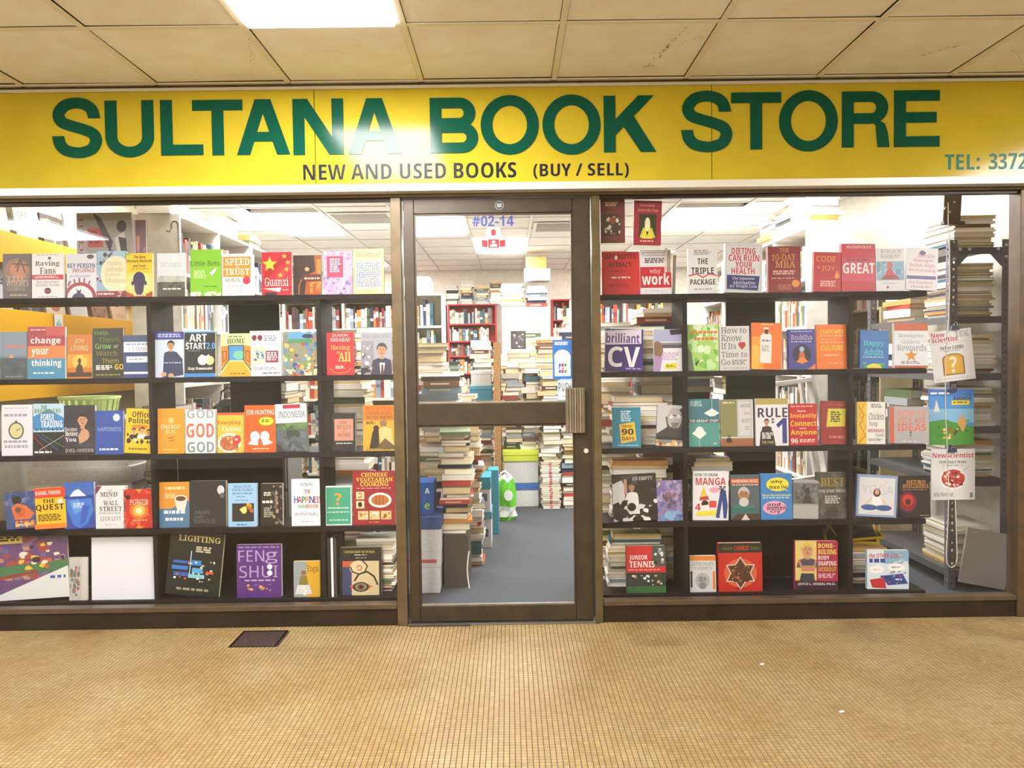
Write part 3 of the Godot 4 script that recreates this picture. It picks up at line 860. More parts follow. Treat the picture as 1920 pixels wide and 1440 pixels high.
func sign_board() -> void:
	var t := thing("shop_sign", "long yellow sign board with large dark green capitals over the shopfront", "sign", Vector3(0, 2.02, 0))
	var al := mat("white aluminium", 0.35, 0.3)
	bx("top_channel", Vector3(-3.2, 0.462, 0.0), Vector3(3.2, 0.476, 0.092), "d6d2c8", al, t, 0.002)
	bx("bottom_channel", Vector3(-3.2, 0.0, 0.0), Vector3(3.2, 0.034, 0.092), "e4e2da", al, t, 0.002)
	var ym := worn("yellow acrylic", 0.12, 0.0, 71, 0.01, "f2f2f2", "ffffff", 0.5)
	ym.metallic_specular = 0.3
	var joints := [-3.2, JOINTS[0], JOINTS[1], 3.2]
	for k in 3:
		bx("panel", Vector3(joints[k] + 0.0015, 0.034, 0.0), Vector3(joints[k + 1] - 0.0015, 0.462, 0.08), "c4b032", ym, t, 0.001)
	var lm := mat("green acrylic", 0.14)
	lm.metallic_specular = 0.3
	for q in LETTERS:
		var o := obj("letter", letter(q[0], q[2], q[4], 0.053), lm, t)
		o.position = Vector3(q[1], q[3] - 2.02, 0.08)
	var vm := mat("dark vinyl", 0.25, 0.0, 0.22)
	for q in LINES:
		var mb := MB.new()
		mb.col = hx(q[5])
		write(mb, q[0], "s" if q[6] else "b", Vector2(q[1], q[2] - 2.02), Vector2(q[3], q[4] - 2.02), 0.0808)
		obj("lettering", mb, vm, t)

func display_units() -> void:
	var bm := worn("black laminate", 0.6, 0.0, 81, 0.02, "c8c8c8", "ffffff", 1.5)
	bm.metallic_specular = 0.3
	var BK := "1e1b1a"
	var units := [[-2.78, -0.555, SHELF_L, [-1.73, -0.915], [-1.437, -1.178], [[-2.78, -1.741, 4], [-1.719, -1.44, 4], [-1.175, -0.926, 4], [-1.719, -1.44, 3]]], [0.445, 2.02, SHELF_R, [0.852, 1.655], [1.122, 1.376], [[0.863, 1.12, 4], [1.378, 1.644, 4]]]]
	for u in units:
		var t := thing("display_shelf", "black open shelving behind the left shop window" if u[0] < 0 else "black open shelving behind the right shop window", "shelf", Vector3((u[0] + u[1]) / 2, 0, -0.1))
		var c: float = (u[0] + u[1]) / 2
		for y in u[2]:
			bx("shelf", Vector3(u[0] - c, y - 0.026, -0.26), Vector3(u[1] - c, y, 0), BK, bm, t, 0.002)
		bx("base_board", Vector3(u[0] - c, 0.0, -0.26), Vector3(u[1] - c, u[2][4] - 0.026, -0.02), BK, bm, t)
		for x in u[3]:
			for k in 4:
				bx("divider", Vector3(x - c - 0.011, u[2][k + 1], -0.258), Vector3(x - c + 0.011, u[2][k] - 0.026, -0.004), BK, bm, t, 0.002)
		for q in u[5]:  # boards closing the back of the lower bays
			bx("back_panel", Vector3(q[0] - c, u[2][q[2]], -0.27), Vector3(q[1] - c, u[2][q[2] - 1] - 0.026, -0.261), BK, bm, t)
		bx("back_panel", Vector3(u[4][0] - c, u[2][4], -0.272), Vector3(u[4][1] - c, u[2][0] - 0.026, -0.26), BK, bm, t)

func window_books() -> void:
	for k in BOOKS.size():
		shown_book(BOOKS[k], k)

func face_out(called: String, label: String, cat: String, at: Vector3, turn: float, w: float, h: float, th: float, ops: String, lean := -0.08, group := "") -> void:
	shown_book([label, called, cat, at.x, at.y, at.z, w, h, th, lean, 0.0, ops, group], int(absf(at.x * 977 + at.y * 131 + at.z * 57)))
	var o := get_child(get_child_count() - 1) as Node3D
	o.rotation = Vector3(lean, turn, 0)

func side_stock() -> void:
	# left wall: yellow shelving with books shown face out
	var ym := mat("yellow laminate", 0.4)
	var ys := thing("wall_shelf", "yellow-fronted wall shelving at the far left behind the window", "shelf", Vector3(-2.85, 0, -0.45))
	for q in [[1.80, 1.97], [1.40, 1.555], [1.06, 1.22]]:
		bx("fascia", Vector3(0.145, q[0], -1.8), Vector3(0.16, q[1], 0), "f2b81c", ym, ys, 0.002)
		bx("shelf", Vector3(0.0, q[1] - 0.06, -1.8), Vector3(0.144, q[1] - 0.04, 0), "f0d27a", ym, ys, 0.002)
	for s in [-1.8, -0.02]:
		bx("end_panel", Vector3(0.0, 0.0, s), Vector3(0.14, 1.74, s + 0.018), "f0d27a", ym, ys, 0.002)
	var shown := ["bg e8c8ac;n .3 .1 .7 .5 8 .1 6a4a44 a06a5c;t f c06a5c .3 .6 .8 .72 tales", "bg efeadc;x 8a8a80 .2 .2 .8 .4 3", "bg 5c4a40;n .1 .1 .9 .9 20 .12 a08a70 3a2c26 c8b08a", "bg f2f2f0;n .2 .2 .8 .7 9 .1 b8c0cc d0a8a8;x a0a8b0 .3 .8 .7 .88 1", "bg d8dce0;x 5a6a80 .15 .2 .85 .35 2", "bg 3a3a44;n .1 .1 .9 .9 18 .12 8a8a94 5a5a68 c8c8cc", "bg f4e8d0;e .5 .5 .3 .25 c87a5a", "bg e4e4ea;x 7a4a5a .2 .3 .8 .5 3", "bg 9a6a4a;n .1 .1 .9 .9 16 .12 c89a70 6a4430"]
	var says := ["peach book with a brown figure", "cream book with dark lines", "brown mottled book", "white book with pale patches", "light grey book with blue lines", "charcoal speckled book", "ivory book with an orange disc", "silver book with plum lines", "tan mottled book"]
	for r in 2:
		var y := 1.945 - r * 0.415
		for k in 6:
			face_out("book", "%s, %s on the %s yellow shelf" % [says[(k + r * 4) % 9], ORDER[k] if k else "first", ["upper", "middle"][r]], "book", Vector3(-2.745, y - 0.015, -0.6 - k * 0.26), PI / 2, 0.2, 0.27 - (k % 3) * 0.02, 0.012, shown[(k + r * 4) % 9], -0.16, "books facing out on the yellow shelves")
	for k in 5:
		face_out("book", "%s, %s on the lowest yellow shelf" % [says[(k * 2 + 1) % 9], ORDER[k] if k else "first"], "book", Vector3(-2.745, 1.165, -0.7 - k * 0.3), PI / 2, 0.16, 0.17, 0.012, shown[(k * 2 + 1) % 9], -0.16, "books on the lowest yellow shelf")
	# archive boxes, basket and bag in the left corner
	carton("lower pale grey archive box in the left window corner", "archive_box", Vector3(-2.62, 0.0, -0.95), Vector3(-2.02, 0.36, -0.55), "c9c5bd", "dcd9d2", 0.06)
	carton("upper white archive box in the left window corner", "archive_box", Vector3(-2.6, 0.36, -0.93), Vector3(-2.04, 0.7, -0.53), "dedbd4", "efeeea", 0.09)
	carton("plain white archive box on top of the stack under the basket", "archive_box", Vector3(-2.58, 0.7, -0.92), Vector3(-2.06, 0.955, -0.54), "d8d5ce", "e8e6e0", 0.05)
	var gb := thing("basket", "pale green plastic basket on the archive boxes at left", "basket", Vector3(-2.36, 0.955, -0.73))
	var sides := MB.new()
	sides.col = hx("c4dc8a")
	for k in 24:
		var a0 := TAU * k / 24; var a1 := TAU * (k + 0.7) / 24
		for q in [[0.0, 0.03, 1.0, 1.05], [0.03, 0.1, 1.05, 1.15]]:
			if q[0] == 0.0:
				a1 = TAU * (k + 1) / 24
			else:
				a1 = TAU * (k + 0.65) / 24
			var f := func(a: float, s: float, y: float) -> Vector3: return Vector3(cos(a) * 0.14 * s, y, -sin(a) * 0.11 * s)
			sides.quad(f.call(a0, q[2], q[0]), f.call(a1, q[2], q[0]), f.call(a1, q[3], q[1]), f.call(a0, q[3], q[1]))
	obj("slatted_side", sides, mat("plastic", 0.4), gb)
	var rim := MB.new()
	rim.col = hx("d0e69a"); rim.lathe([Vector2(0.158, 0.098), Vector2(0.168, 0.104), Vector2(0.166, 0.116), Vector2(0.156, 0.112), Vector2(0.158, 0.098)], 24, 1.0, 0.79)
	obj("rim", rim, mat("plastic", 0.4), gb)
	var bot := MB.new()
	bot.col = hx("c4dc8a"); bot.lathe([Vector2(0.0, 0.004), Vector2(0.14, 0.004)], 24, 1.0, 0.79)
	obj("bottom", bot, mat("plastic", 0.4), gb)
	pile(-1.88, -0.66, 0.0, 1.02, 0.2, 0.26, "", "pile beside the archive boxes", 0.015, 0.05, "book", 0.4)
	var cab := thing("filing_cabinet", "grey steel cabinet behind the left window's lower shelves", "cabinet", Vector3(-1.62, 0, -0.75))
	var stl := mat("grey steel", 0.45, 0.3)
	bx("body", Vector3(-0.16, 0, -0.3), Vector3(0.36, 0.78, 0), "8c8c88", stl, cab, 0.004)
	for k in 3:
		var dr := bx("drawer", Vector3(-0.15, 0.03 + k * 0.25, 0), Vector3(0.35, 0.26 + k * 0.25, 0.012), "96968f", stl, cab, 0.003)
		bx("handle", Vector3(0.04, 0.16 + k * 0.25, 0.012), Vector3(0.16, 0.18 + k * 0.25, 0.024), "b8b8b0", stl, dr, 0.003)
	var bag := thing("bag", "black shopping bag slumped on the grey cabinet", "bag", Vector3(-1.62, 0.78, -0.86))
	var bb := MB.new()
	bb.col = hx("1c1a1c"); bb.lathe([Vector2(0.0, 0.0), Vector2(0.1, 0.0), Vector2(0.125, 0.06), Vector2(0.115, 0.14), Vector2(0.08, 0.22), Vector2(0.03, 0.26), Vector2(0.0, 0.25)], 14, 1.15, 0.7)
	obj("sack", bb, mat("black plastic", 0.3), bag)
	var hb := MB.new()
	hb.col = hx("1c1a1c"); hb.tube([Vector3(-0.05, 0.23, 0.02), Vector3(-0.04, 0.3, 0.02), Vector3(0.0, 0.33, 0.02), Vector3(0.04, 0.3, 0.02), Vector3(0.05, 0.23, 0.02)], 0.006, 6)
	obj("handle", hb, mat("black plastic", 0.3), bag)
	pile(-1.36, -0.9, 0.78, 1.2, 0.2, 0.26, "", "pile on the grey cabinet", 0.015, 0.05)
	# left bookcases
	var lb := bookcase("white bookcase along the left aisle, near end to the window", Vector3(-1.97, 0, -1.72), PI / 2, 1.3, 0.3, 2.15, [0.06, 0.42, 0.78, 1.12, 1.46, 1.8], "efede6", true, "", "bookcase", 2)
	bookcase("white bookcase along the left aisle, further in", Vector3(-1.97, 0, -3.1), PI / 2, 1.4, 0.3, 2.15, [0.06, 0.42, 0.78, 1.12, 1.46, 1.8], "efede6", true, "", "bookcase", 2)
	for q in [[-1.2, 0.14], [-1.62, 0.08], [-2.1, 0.16], [-2.6, 0.1]]:
		pile(-2.12, q[0], 2.15, 2.15 + q[1], 0.24, 0.3, "", "books on top of the left bookcases", 0.02, 0.045, "book", 0.5, 0.4)
	bookcase("cream bookcase facing the window behind the left display", Vector3(-1.3, 0, -2.5), 0.0, 0.95, 0.26, 1.72, [0.06, 0.36, 0.66, 0.95, 1.24, 1.5], "e6e0d0", true, "", "bookcase", 2)
	pile(-0.88, -0.62, 0.0, 1.4, 0.24, 0.28, "the tall pile left of the door", "tall magazine pile left of the door", 0.016, 0.04, "magazine", 0.35, 0.5)
	pile(-1.5, -1.65, 0.0, 1.32, 0.2, 0.26, "", "tall floor pile behind the left display", 0.015, 0.05)
	pile(-1.22, -1.75, 0.0, 1.1, 0.2, 0.26, "", "lower floor pile behind the left display", 0.015, 0.05)
	# right bookcases and piles
	bookcase("white bookcase along the right aisle, near end to the window", Vector3(1.97, 0, -2.15), -PI / 2, 1.3, 0.28, 2.1, [0.06, 0.42, 0.78, 1.12, 1.44, 1.76], "efede6", true, "", "bookcase", 2)
	bookcase("white bookcase along the right aisle, further in", Vector3(1.97, 0, -3.55), -PI / 2, 1.4, 0.28, 2.1, [0.06, 0.42, 0.78, 1.12, 1.44, 1.76], "efede6", true, "", "bookcase", 2)
	for q in [[-1.7, 0.2], [-2.1, 0.26], [-2.5, 0.18]]:
		pile(2.12, q[0], 2.1, 2.1 + q[1], 0.22, 0.3, "", "books on top of the right bookcases", 0.02, 0.045, "book", 0.5, 0.4)
	bookcase("low bookcase against the right wall behind the metal rack", Vector3(2.46, 0, -2.15), -PI / 2, 1.3, 0.26, 1.56, [0.06, 0.44, 0.82, 1.18], "d8c8a0", true, "", "bookcase", 1)
	row_of(Vector3(2.5, 1.56, -2.76), Vector3(0, 0, 1), Vector3(-1, 0, 0), 1.2, 0.22, 0.34, 1.0, "d8506a")
	bookcase("white bookcase facing the window in the middle of the shop", Vector3(1.2, 0, -4.4), 0.0, 1.1, 0.26, 1.85, [0.06, 0.42, 0.78, 1.1, 1.36, 1.6], "efede6", true, "", "bookcase", 2)
	pile(0.56, -0.56, 0.0, 1.42, 0.2, 0.26, "", "tall pile right of the door", 0.014, 0.05, "book", 0.4, 0.25)
	pile(0.8, -0.6, 0.0, 1.5, 0.22, 0.28, "", "tallest pile in the first right bay", 0.014, 0.05, "book", 0.4, 0.25)
	pile(1.02, -0.72, 0.0, 1.3, 0.2, 0.26, "", "pile between the right dividers", 0.014, 0.05, "book", 0.4, 0.25)
	pile(1.55, -1.7, 0.0, 1.25, 0.24, 0.28, "", "pile behind the folded ladder", 0.014, 0.05)
	# folded step ladder
	var ld := thing("step_ladder", "folded white step ladder leaning behind the right display", "ladder", Vector3(1.72, 0, -0.72))
	ld.rotation = Vector3(-0.12, 0.2, 0.1)
	var lm := mat("white enamel", 0.4)
	for s in [-1, 1]:
		bx("rail", Vector3(s * 0.17 - 0.012, 0, -0.03), Vector3(s * 0.17 + 0.012, 1.3, 0.03), "dcdad2", lm, ld, 0.003)
		bx("rear_leg", Vector3(s * 0.14 - 0.01, 0.02, -0.075), Vector3(s * 0.14 + 0.01, 1.2, -0.045), "c8c6be", lm, ld, 0.003)
	for k in 4:
		bx("step", Vector3(-0.158, 0.25 + k * 0.28, -0.03), Vector3(0.158, 0.275 + k * 0.28, 0.03), "e6e4dc", lm, ld, 0.003)
	# the big art magazine and a slim book behind the top left row
	face_out("magazine", "large grey magazine with two fighters, behind the top left books", "magazine", Vector3(-1.985, SHELF_L[0], -0.2), 0.0, 0.27, 0.425, 0.01, "bg a8a29c;r .16 .0 1 1 98948e;n .2 .5 1 1 14 .14 8a8680 76726e;r .2 .18 .48 .4 b03a34;x 6a1c1c .23 .21 .45 .37 4;p 3c3432 .3 .0 .44 .06 .66 .34 .6 .46 .5 .3;e .82 .16 .09 .07 2a2626;p c8c2ba .68 .3 .86 .22 .92 .42 .74 .46;p 3a3432 .76 .28 .9 .3 .92 .46 .8 .44;e .62 .5 .09 .07 322c2a;p b8b2aa .5 .6 .68 .54 .8 .66 .62 .72;l d0cac2 .05 .5 .64 .38 .62 .36 .52;p 3a3230 .58 .7 .76 .68 .78 .8 .58 .8;v F 8c3a34 .04 .03 .13 .99 THE BRUCE LEE", -0.03)
	face_out("book", "tall slim violet book beside the large grey magazine", "book", Vector3(-1.818, SHELF_L[0], -0.22), 0.0, 0.06, 0.39, 0.014, "bg 7a5a6e;n .2 .2 .9 .8 8 .2 c88a6a 9a6a7a;r 0 0 .15 1 c8c0cc", -0.03)
	for k in 4:
		var o := obj("book", cover_mesh(0.012, 0.225 - k * 0.012, 0.12, hx(["b8b2a4", "8a8478", "c8c0b0", "6a645c"][k])), mat("book board", 0.55))
		o.position = Vector3(0.762 + k * 0.0145, SHELF_R[0], -0.13); o.rotation.z = -0.03
		tag(o, "thin %s upright book beside the white and red book, top shelf" % ["stone", "taupe", "sand", "dark grey"][k], "book", "thin upright books, first right bay")
	for k in 3:
		var o := obj("book", cover_mesh(0.011, 0.29, 0.2, hx(["2c2a2e", "e0dcd4", "3a3436"][k])), mat("book board", 0.55))
		o.position = Vector3(-0.893 + k * 0.016, SHELF_L[4], -0.12)
		tag(o, "thin %s upright book beside the eye-painting book" % ["black", "white", "dark brown"][k], "book", "thin upright books, left bottom shelf")
	# flat stock behind the shown books
	pile(-0.68, -0.27, SHELF_L[4], SHELF_L[4] + 0.26, 0.2, 0.16, "the pile behind the eye-painting book", "pile at the left window's lower right corner", 0.008, 0.02, "magazine", 0.3, 0.5, 0.006)
	pile(-0.67, -0.28, SHELF_L[1], SHELF_L[1] + 0.22, 0.2, 0.14, "the pile behind the grey portrait book", "pile on the left second shelf", 0.012, 0.03, "book", 0.4, 0.3, 0.006)
	pile(0.63, -0.29, SHELF_R[4], SHELF_R[4] + 0.25, 0.3, 0.13, "the pile behind the tennis book", "pile behind the tennis book", 0.012, 0.03, "book", 0.35, 0.4, 0.008)
	pile(0.65, -0.29, SHELF_R[2], SHELF_R[2] + 0.23, 0.3, 0.13, "the pile behind the teal tag book", "pile on the first right bay, third shelf", 0.012, 0.03, "book", 0.35, 0.4, 0.008)
	pile(0.65, -0.29, SHELF_R[3], SHELF_R[3] + 0.27, 0.3, 0.13, "the pile behind the crowd photo book", "pile on the first right bay, fourth shelf", 0.012, 0.03, "book", 0.35, 0.4, 0.008)
	pile(0.65, -0.29, SHELF_R[1], SHELF_R[1] + 0.22, 0.28, 0.13, "the pile behind the large purple book", "pile on the first right bay, second shelf", 0.012, 0.03, "book", 0.35, 0.4, 0.008)
	pile(1.78, -0.29, SHELF_R[4], SHELF_R[4] + 0.17, 0.24, 0.13, "the pile behind the swimmers comic", "pile on the last right bay, bottom shelf", 0.008, 0.02, "magazine", 0.3, 0.3, 0.006)
	pile(1.02, -0.3, SHELF_R[3], SHELF_R[3] + 0.28, 0.22, 0.1, "the pile behind the drawing manual", "pile on the second right bay, fourth shelf", 0.012, 0.03, "book", 0.35, 0.3, 0.006)
	# two yellow-edged magazines lying over the pile behind the swimmers comic
	for k in 2:
		var m := thing("magazine", "dark yellow-bordered magazine draped over the pile, lower right window" if k == 0 else "second yellow-bordered magazine under the draped one, lower right window", "magazine", Vector3(1.78 - k * 0.05, SHELF_R[4] + 0.222 - k * 0.02, -0.24 - k * 0.02), "yellow-bordered magazines")
		m.rotation = Vector3(-1.05, 0.25 - k * 0.5, 0)
		obj("cover", cover_mesh(0.26, 0.19, 0.006, hx("e8bf1c")), mat("printed cover", 0.38), m)
		obj("cover_print", art("bg e8bf1c;r .05 .06 .95 .94 2c2a22;n .06 .08 .94 .92 24 .1 4a463a 3a382e 5c5440 24221c", 0.26, 0.19, 0.0002, 9 + k), mat("printed cover", 0.38), m)
	# middle of the shop: red bookcases at the back
	bookcase("red bookcase at the back seen left of the cabinet", Vector3(-0.49, 0, -7.0), 0.0, 0.66, 0.26, 1.99, [0.1, 0.45, 0.78, 1.05, 1.287, 1.49, 1.724], "b8242c", true, "", "bookcase", 1)
	bookcase("red bookcase at the back seen right of the cabinet", Vector3(1.05, 0, -7.0), 0.0, 0.92, 0.26, 2.04, [0.1, 0.45, 0.78, 1.05, 1.29, 1.52, 1.76], "b8242c", true, "", "bookcase", 2)
	bookcase("red bookcase at the back left, beside the end wall shelves", Vector3(-1.2, 0, -7.0), 0.0, 0.7, 0.26, 1.99, [0.1, 0.45, 0.78, 1.05, 1.287, 1.49, 1.724], "b8242c", true, "", "bookcase", 1)
	for k in 4:
		pile(-0.76 + k * 0.2, -7.12, 1.99, 2.24 + (k % 2) * 0.04, 0.18, 0.22, "", "books on top of the red bookcase", 0.02, 0.05, "book", 0.6, 0.4)
	bookcase("white bookcase left of the doorway aisle", Vector3(-0.86, 0, -3.6), 0.0, 0.52, 0.26, 1.86, [0.06, 0.4, 0.72, 1.02, 1.3, 1.56], "e8e4da", true, "", "bookcase", 1)
	pile(-0.86, -3.75, 1.86, 2.02, 0.3, 0.22, "", "bundles on the aisle bookcase", 0.02, 0.05, "book", 0.3, 0.8)

func door_view() -> void:
	# boxes and piles left of the doorway
	carton("lowest white paper carton just inside the door, left", "paper_box", Vector3(-0.7, 0.0, -0.8), Vector3(-0.385, 0.137, -0.48), "e4e6e8", "e4e6e8", 0.0, "", false)
	carton("thin middle paper carton just inside the door, left", "paper_box", Vector3(-0.7, 0.137, -0.8), Vector3(-0.38, 0.225, -0.48), "dfe1e4", "dfe1e4", 0.0, "c86a74", false)
	carton("top white paper carton with a blue lid just inside the door", "paper_box", Vector3(-0.7, 0.225, -0.8), Vector3(-0.378, 0.41, -0.48), "dde0e4", "3a5a94", 0.065, "", false)
	var bl := thing("carton", "blue box with white lettering standing on the paper cartons", "box", Vector3(-0.53, 0.41, -0.6))
	bx("body", Vector3(-0.11, 0, -0.14), Vector3(0.11, 0.175, 0.05), "1f5fb0", worn("cardboard", 0.85, 0.0, 41, 0.05, "e4e4e4", "ffffff", 2.0), bl, 0.003)
	var bt := MB.new()
	bt.col = hx("eef2f8"); write(bt, "A", "b", Vector2(0.065, 0.115), Vector2(0.09, 0.145), 0.0506)
	bt.col = hx("a8d03a"); write(bt, "e", "b", Vector2(0.062, 0.03), Vector2(0.09, 0.062), 0.0506)
	obj("lettering", bt, mat("vinyl", 0.45), bl)
	carton("dark brown carton under the book pile by the door", "carton", Vector3(-0.372, 0.0, -0.9), Vector3(-0.236, 0.29, -0.59), "4a423c", "4a423c", 0.0, "", false)
	pile(-0.303, -0.74, 0.29, 0.84, 0.17, 0.28, "the pile on the dark carton", "pile on the dark carton", 0.012, 0.042, "book", 0.4, 0.1, 0.018)
	pile(-0.242, -1.12, 0.0, 0.92, 0.14, 0.22, "the narrow pile left of the carpet", "second pile along the aisle", 0.014, 0.045, "book", 0.45, 0.1, 0.02)
	pile(-0.43, -1.28, 0.0, 1.13, 0.27, 0.3, "the broad pile left of the aisle", "broad pile left of the aisle", 0.013, 0.045, "book", 0.5, 0.1, 0.03)
	pile(-0.56, -1.95, 0.0, 1.36, 0.26, 0.3, "", "tall pile further in on the left", 0.015, 0.05, "book", 0.4, 0.3, 0.02)
	pile(-0.34, -2.1, 0.0, 0.98, 0.2, 0.26, "", "pile behind the teal box", 0.015, 0.05, "book", 0.4, 0.3, 0.02)
	carton("white and teal box at the foot of the aisle piles, lower", "carton", Vector3(-0.3, 0.0, -1.75), Vector3(-0.13, 0.24, -1.47), "d8dade", "5a9ab0", 0.05, "6a7a90", false)
	carton("white and teal box at the foot of the aisle piles, upper", "carton", Vector3(-0.3, 0.24, -1.75), Vector3(-0.135, 0.47, -1.47), "d2d6da", "2f8fa8", 0.08, "3a6a8c", false)
	carton("narrow teal box behind the white boxes along the aisle", "carton", Vector3(-0.16, 0.0, -2.05), Vector3(-0.085, 0.46, -1.86), "3f93a8", "3f93a8", 0.0, "", false)
	var ply := thing("plywood_board", "brown plywood board standing upright at the aisle's end", "board", Vector3(-0.098, 0, -2.62))
	bx("sheet", Vector3(-0.026, 0, -0.8), Vector3(0.026, 1.38, 0), "8a6238", worn("plywood", 0.7, 0.0, 44, 0.03, "d0d0d0", "ffffff", 3.0), ply, 0.002)
	bx("edge_strip", Vector3(-0.026, 0, 0), Vector3(0.026, 1.38, 0.003), "a67c4a", worn("plywood", 0.7, 0.0, 44, 0.03, "d0d0d0", "ffffff", 3.0), ply)
	pile(-0.25, -3.0, 0.0, 0.86, 0.22, 0.26, "", "pile under the blue carton", 0.015, 0.05)
	carton("blue carton on the far pile left of the plywood", "carton", Vector3(-0.33, 0.9, -3.12), Vector3(-0.145, 1.02, -2.9), "3f93b4", "4aa0be", 0.03, "", false)
	carton("white carton on the blue carton left of the plywood", "carton", Vector3(-0.32, 1.02, -3.11), Vector3(-0.15, 1.15, -2.91), "dfe4e8", "e8ecef", 0.03, "", false)
	# green and white bag
	var gb := thing("bag", "green and white plastic bag standing on the carpet", "bag", Vector3(-0.045, 0, -2.36))
	var sack := MB.new()
	var prof := [Vector2(0.0, 0.0), Vector2(0.075, 0.0), Vector2(0.086, 0.03), Vector2(0.082, 0.075), Vector2(0.088, 0.11), Vector2(0.09, 0.19), Vector2(0.084, 0.26), Vector2(0.062, 0.31), Vector2(0.045, 0.335), Vector2(0.0, 0.325)]
	var tones := ["3f9c22", "58b82c", "e6ece4", "e6ece4", "66c834", "62c430", "58b82c", "e2e8e2", "dfe6e0"]
	for k in prof.size() - 1:
		sack.col = hx(tones[k])
		for j in 22:
			var f := func(q: Vector2, i: int) -> Vector3:
				var w := 1.0 + 0.13 * sin(i * 2.1 + q.y * 41.0) * sin(i * 0.9 + q.y * 17.0) + 0.07 * sin(i * 4.7 + q.y * 70.0)
				return Vector3(cos(TAU * i / 22) * q.x * w + q.y * 0.03 * sin(q.y * 20.0), q.y * (1.0 + 0.06 * sin(i * 1.3)), -sin(TAU * i / 22) * q.x * 0.62 * w)
			sack.quad(f.call(prof[k], j), f.call(prof[k], (j + 1) % 22), f.call(prof[k + 1], (j + 1) % 22), f.call(prof[k + 1], j))
	obj("sack", sack, mat("thin plastic", 0.35), gb)
	for s in [-1, 1]:
		var lp := MB.new()
		lp.col = hx("e2e8e2"); lp.tube([Vector3(-0.035, 0.32, s * 0.012), Vector3(-0.03, 0.36, s * 0.016), Vector3(0.0, 0.38, s * 0.02), Vector3(0.03, 0.355, s * 0.016), Vector3(0.034, 0.32, s * 0.012)], 0.006, 6)
		obj("handle", lp, mat("thin plastic", 0.35), gb)
	var oval_print := MB.new()
	oval_print.col = hx("eef2ee"); oval_print.flat(oval(0.028, 0.2, 0.034, 0.042), 0.0665)
	obj("oval_print", oval_print, mat("thin plastic", 0.35), gb)
	# boxes and piles at the right of the doorway
	carton("lowest white storage box with a blue label behind the door", "storage_box", Vector3(-0.055, 0.0, -3.3), Vector3(0.235, 0.2, -2.88), "dcdedd", "3f6fb4", 0.06, "", false)
	carton("pale grey storage box in the middle of the stack behind the door", "storage_box", Vector3(-0.055, 0.2, -3.3), Vector3(0.235, 0.385, -2.88), "ced2d0", "ced2d0", 0.0, "", false)
	carton("lime green lidded box on the white storage boxes", "storage_box", Vector3(-0.06, 0.385, -3.3), Vector3(0.24, 0.475, -2.87), "c8d83c", "d4e24a", 0.04, "", false)
	pile(0.02, -3.06, 0.475, 1.12, 0.15, 0.22, "the left pile on the lime box", "left pile on the lime box", 0.018, 0.05, "book", 0.4, 0.1, 0.026)
	pile(0.18, -3.06, 0.475, 1.2, 0.15, 0.22, "the right pile on the lime box", "right pile on the lime box", 0.018, 0.05, "book", 0.4, 0.1, 0.026)
	var y := pile(0.335, -2.9, 0.0, 0.38, 0.17, 0.24, "the low stack on the carpet", "newspaper stack on the carpet", 0.012, 0.018, "newspaper", 0.0, 1.0, 0.006)
	pile(0.335, -2.9, y, 1.14, 0.17, 0.24, "the pile above the newspapers", "pile above the newspapers", 0.018, 0.05, "book", 0.4, 0.1, 0.026)
	pile(0.51, -2.9, 0.0, 1.2, 0.16, 0.24, "the pile at the door glass's right edge", "pile at the right edge of the door glass", 0.018, 0.045, "book", 0.6, 0.2, 0.012)
	pile(0.1, -3.6, 0.0, 1.3, 0.24, 0.28, "", "piles before the cabinet", 0.02, 0.05, "book", 0.4, 0.4)
	pile(0.36, -3.6, 0.0, 1.42, 0.24, 0.28, "", "pile in front of the cabinet doors", 0.02, 0.05, "book", 0.4, 0.4)
	face_out("picture_frame", "dark framed picture propped on the piles before the cabinet", "picture", Vector3(0.09, 1.335, -3.6), 0.0, 0.14, 0.17, 0.014, "bg 2c2a2c;r .08 .08 .92 .92 4a4648;n .1 .1 .9 .9 16 .12 c8c0b8 6a6468 8a8480 3a3638", -0.15)
	# cabinet
	var cb := thing("cabinet", "pale two-door cabinet in the middle of the shop", "cabinet", Vector3(0.21, 0, -5.6))
	var cm := mat("cream enamel", 0.5)
	bx("body", Vector3(-0.285, 0, -0.42), Vector3(0.285, 1.85, 0), "dcdccf", cm, cb, 0.004)
	for s in [-1, 1]:
		var d := bx("door", Vector3(-0.279 if s < 0 else 0.003, 0.06, 0), Vector3(-0.003 if s < 0 else 0.279, 1.835, 0.016), "e4e4d6", cm, cb, 0.003)
		bx("handle", Vector3(s * 0.03 - 0.006, 0.9, 0.016), Vector3(s * 0.03 + 0.006, 1.02, 0.03), "9a9a94", cm, d, 0.002)
	pile(0.34, -5.75, 1.85, 2.1, 0.26, 0.3, "", "stack on the cabinet", 0.03, 0.06, "book", 0.8, 0.1)
	pile(0.05, -5.75, 1.85, 2.12, 0.3, 0.3, "", "magazines on the cabinet", 0.01, 0.025, "magazine", 0.3, 0.7)
	carton("white carton on top of the cabinet stacks", "carton", Vector3(0.2, 2.16, -5.9), Vector3(0.5, 2.3, -5.6), "f0f0ee", "f4f4f2", 0.03, "", false)
	carton("brown carton near the ceiling above the cabinet", "carton", Vector3(0.22, 2.3, -5.88), Vector3(0.46, 2.44, -5.62), "d8a860", "d8a860", 0.0, "", false)
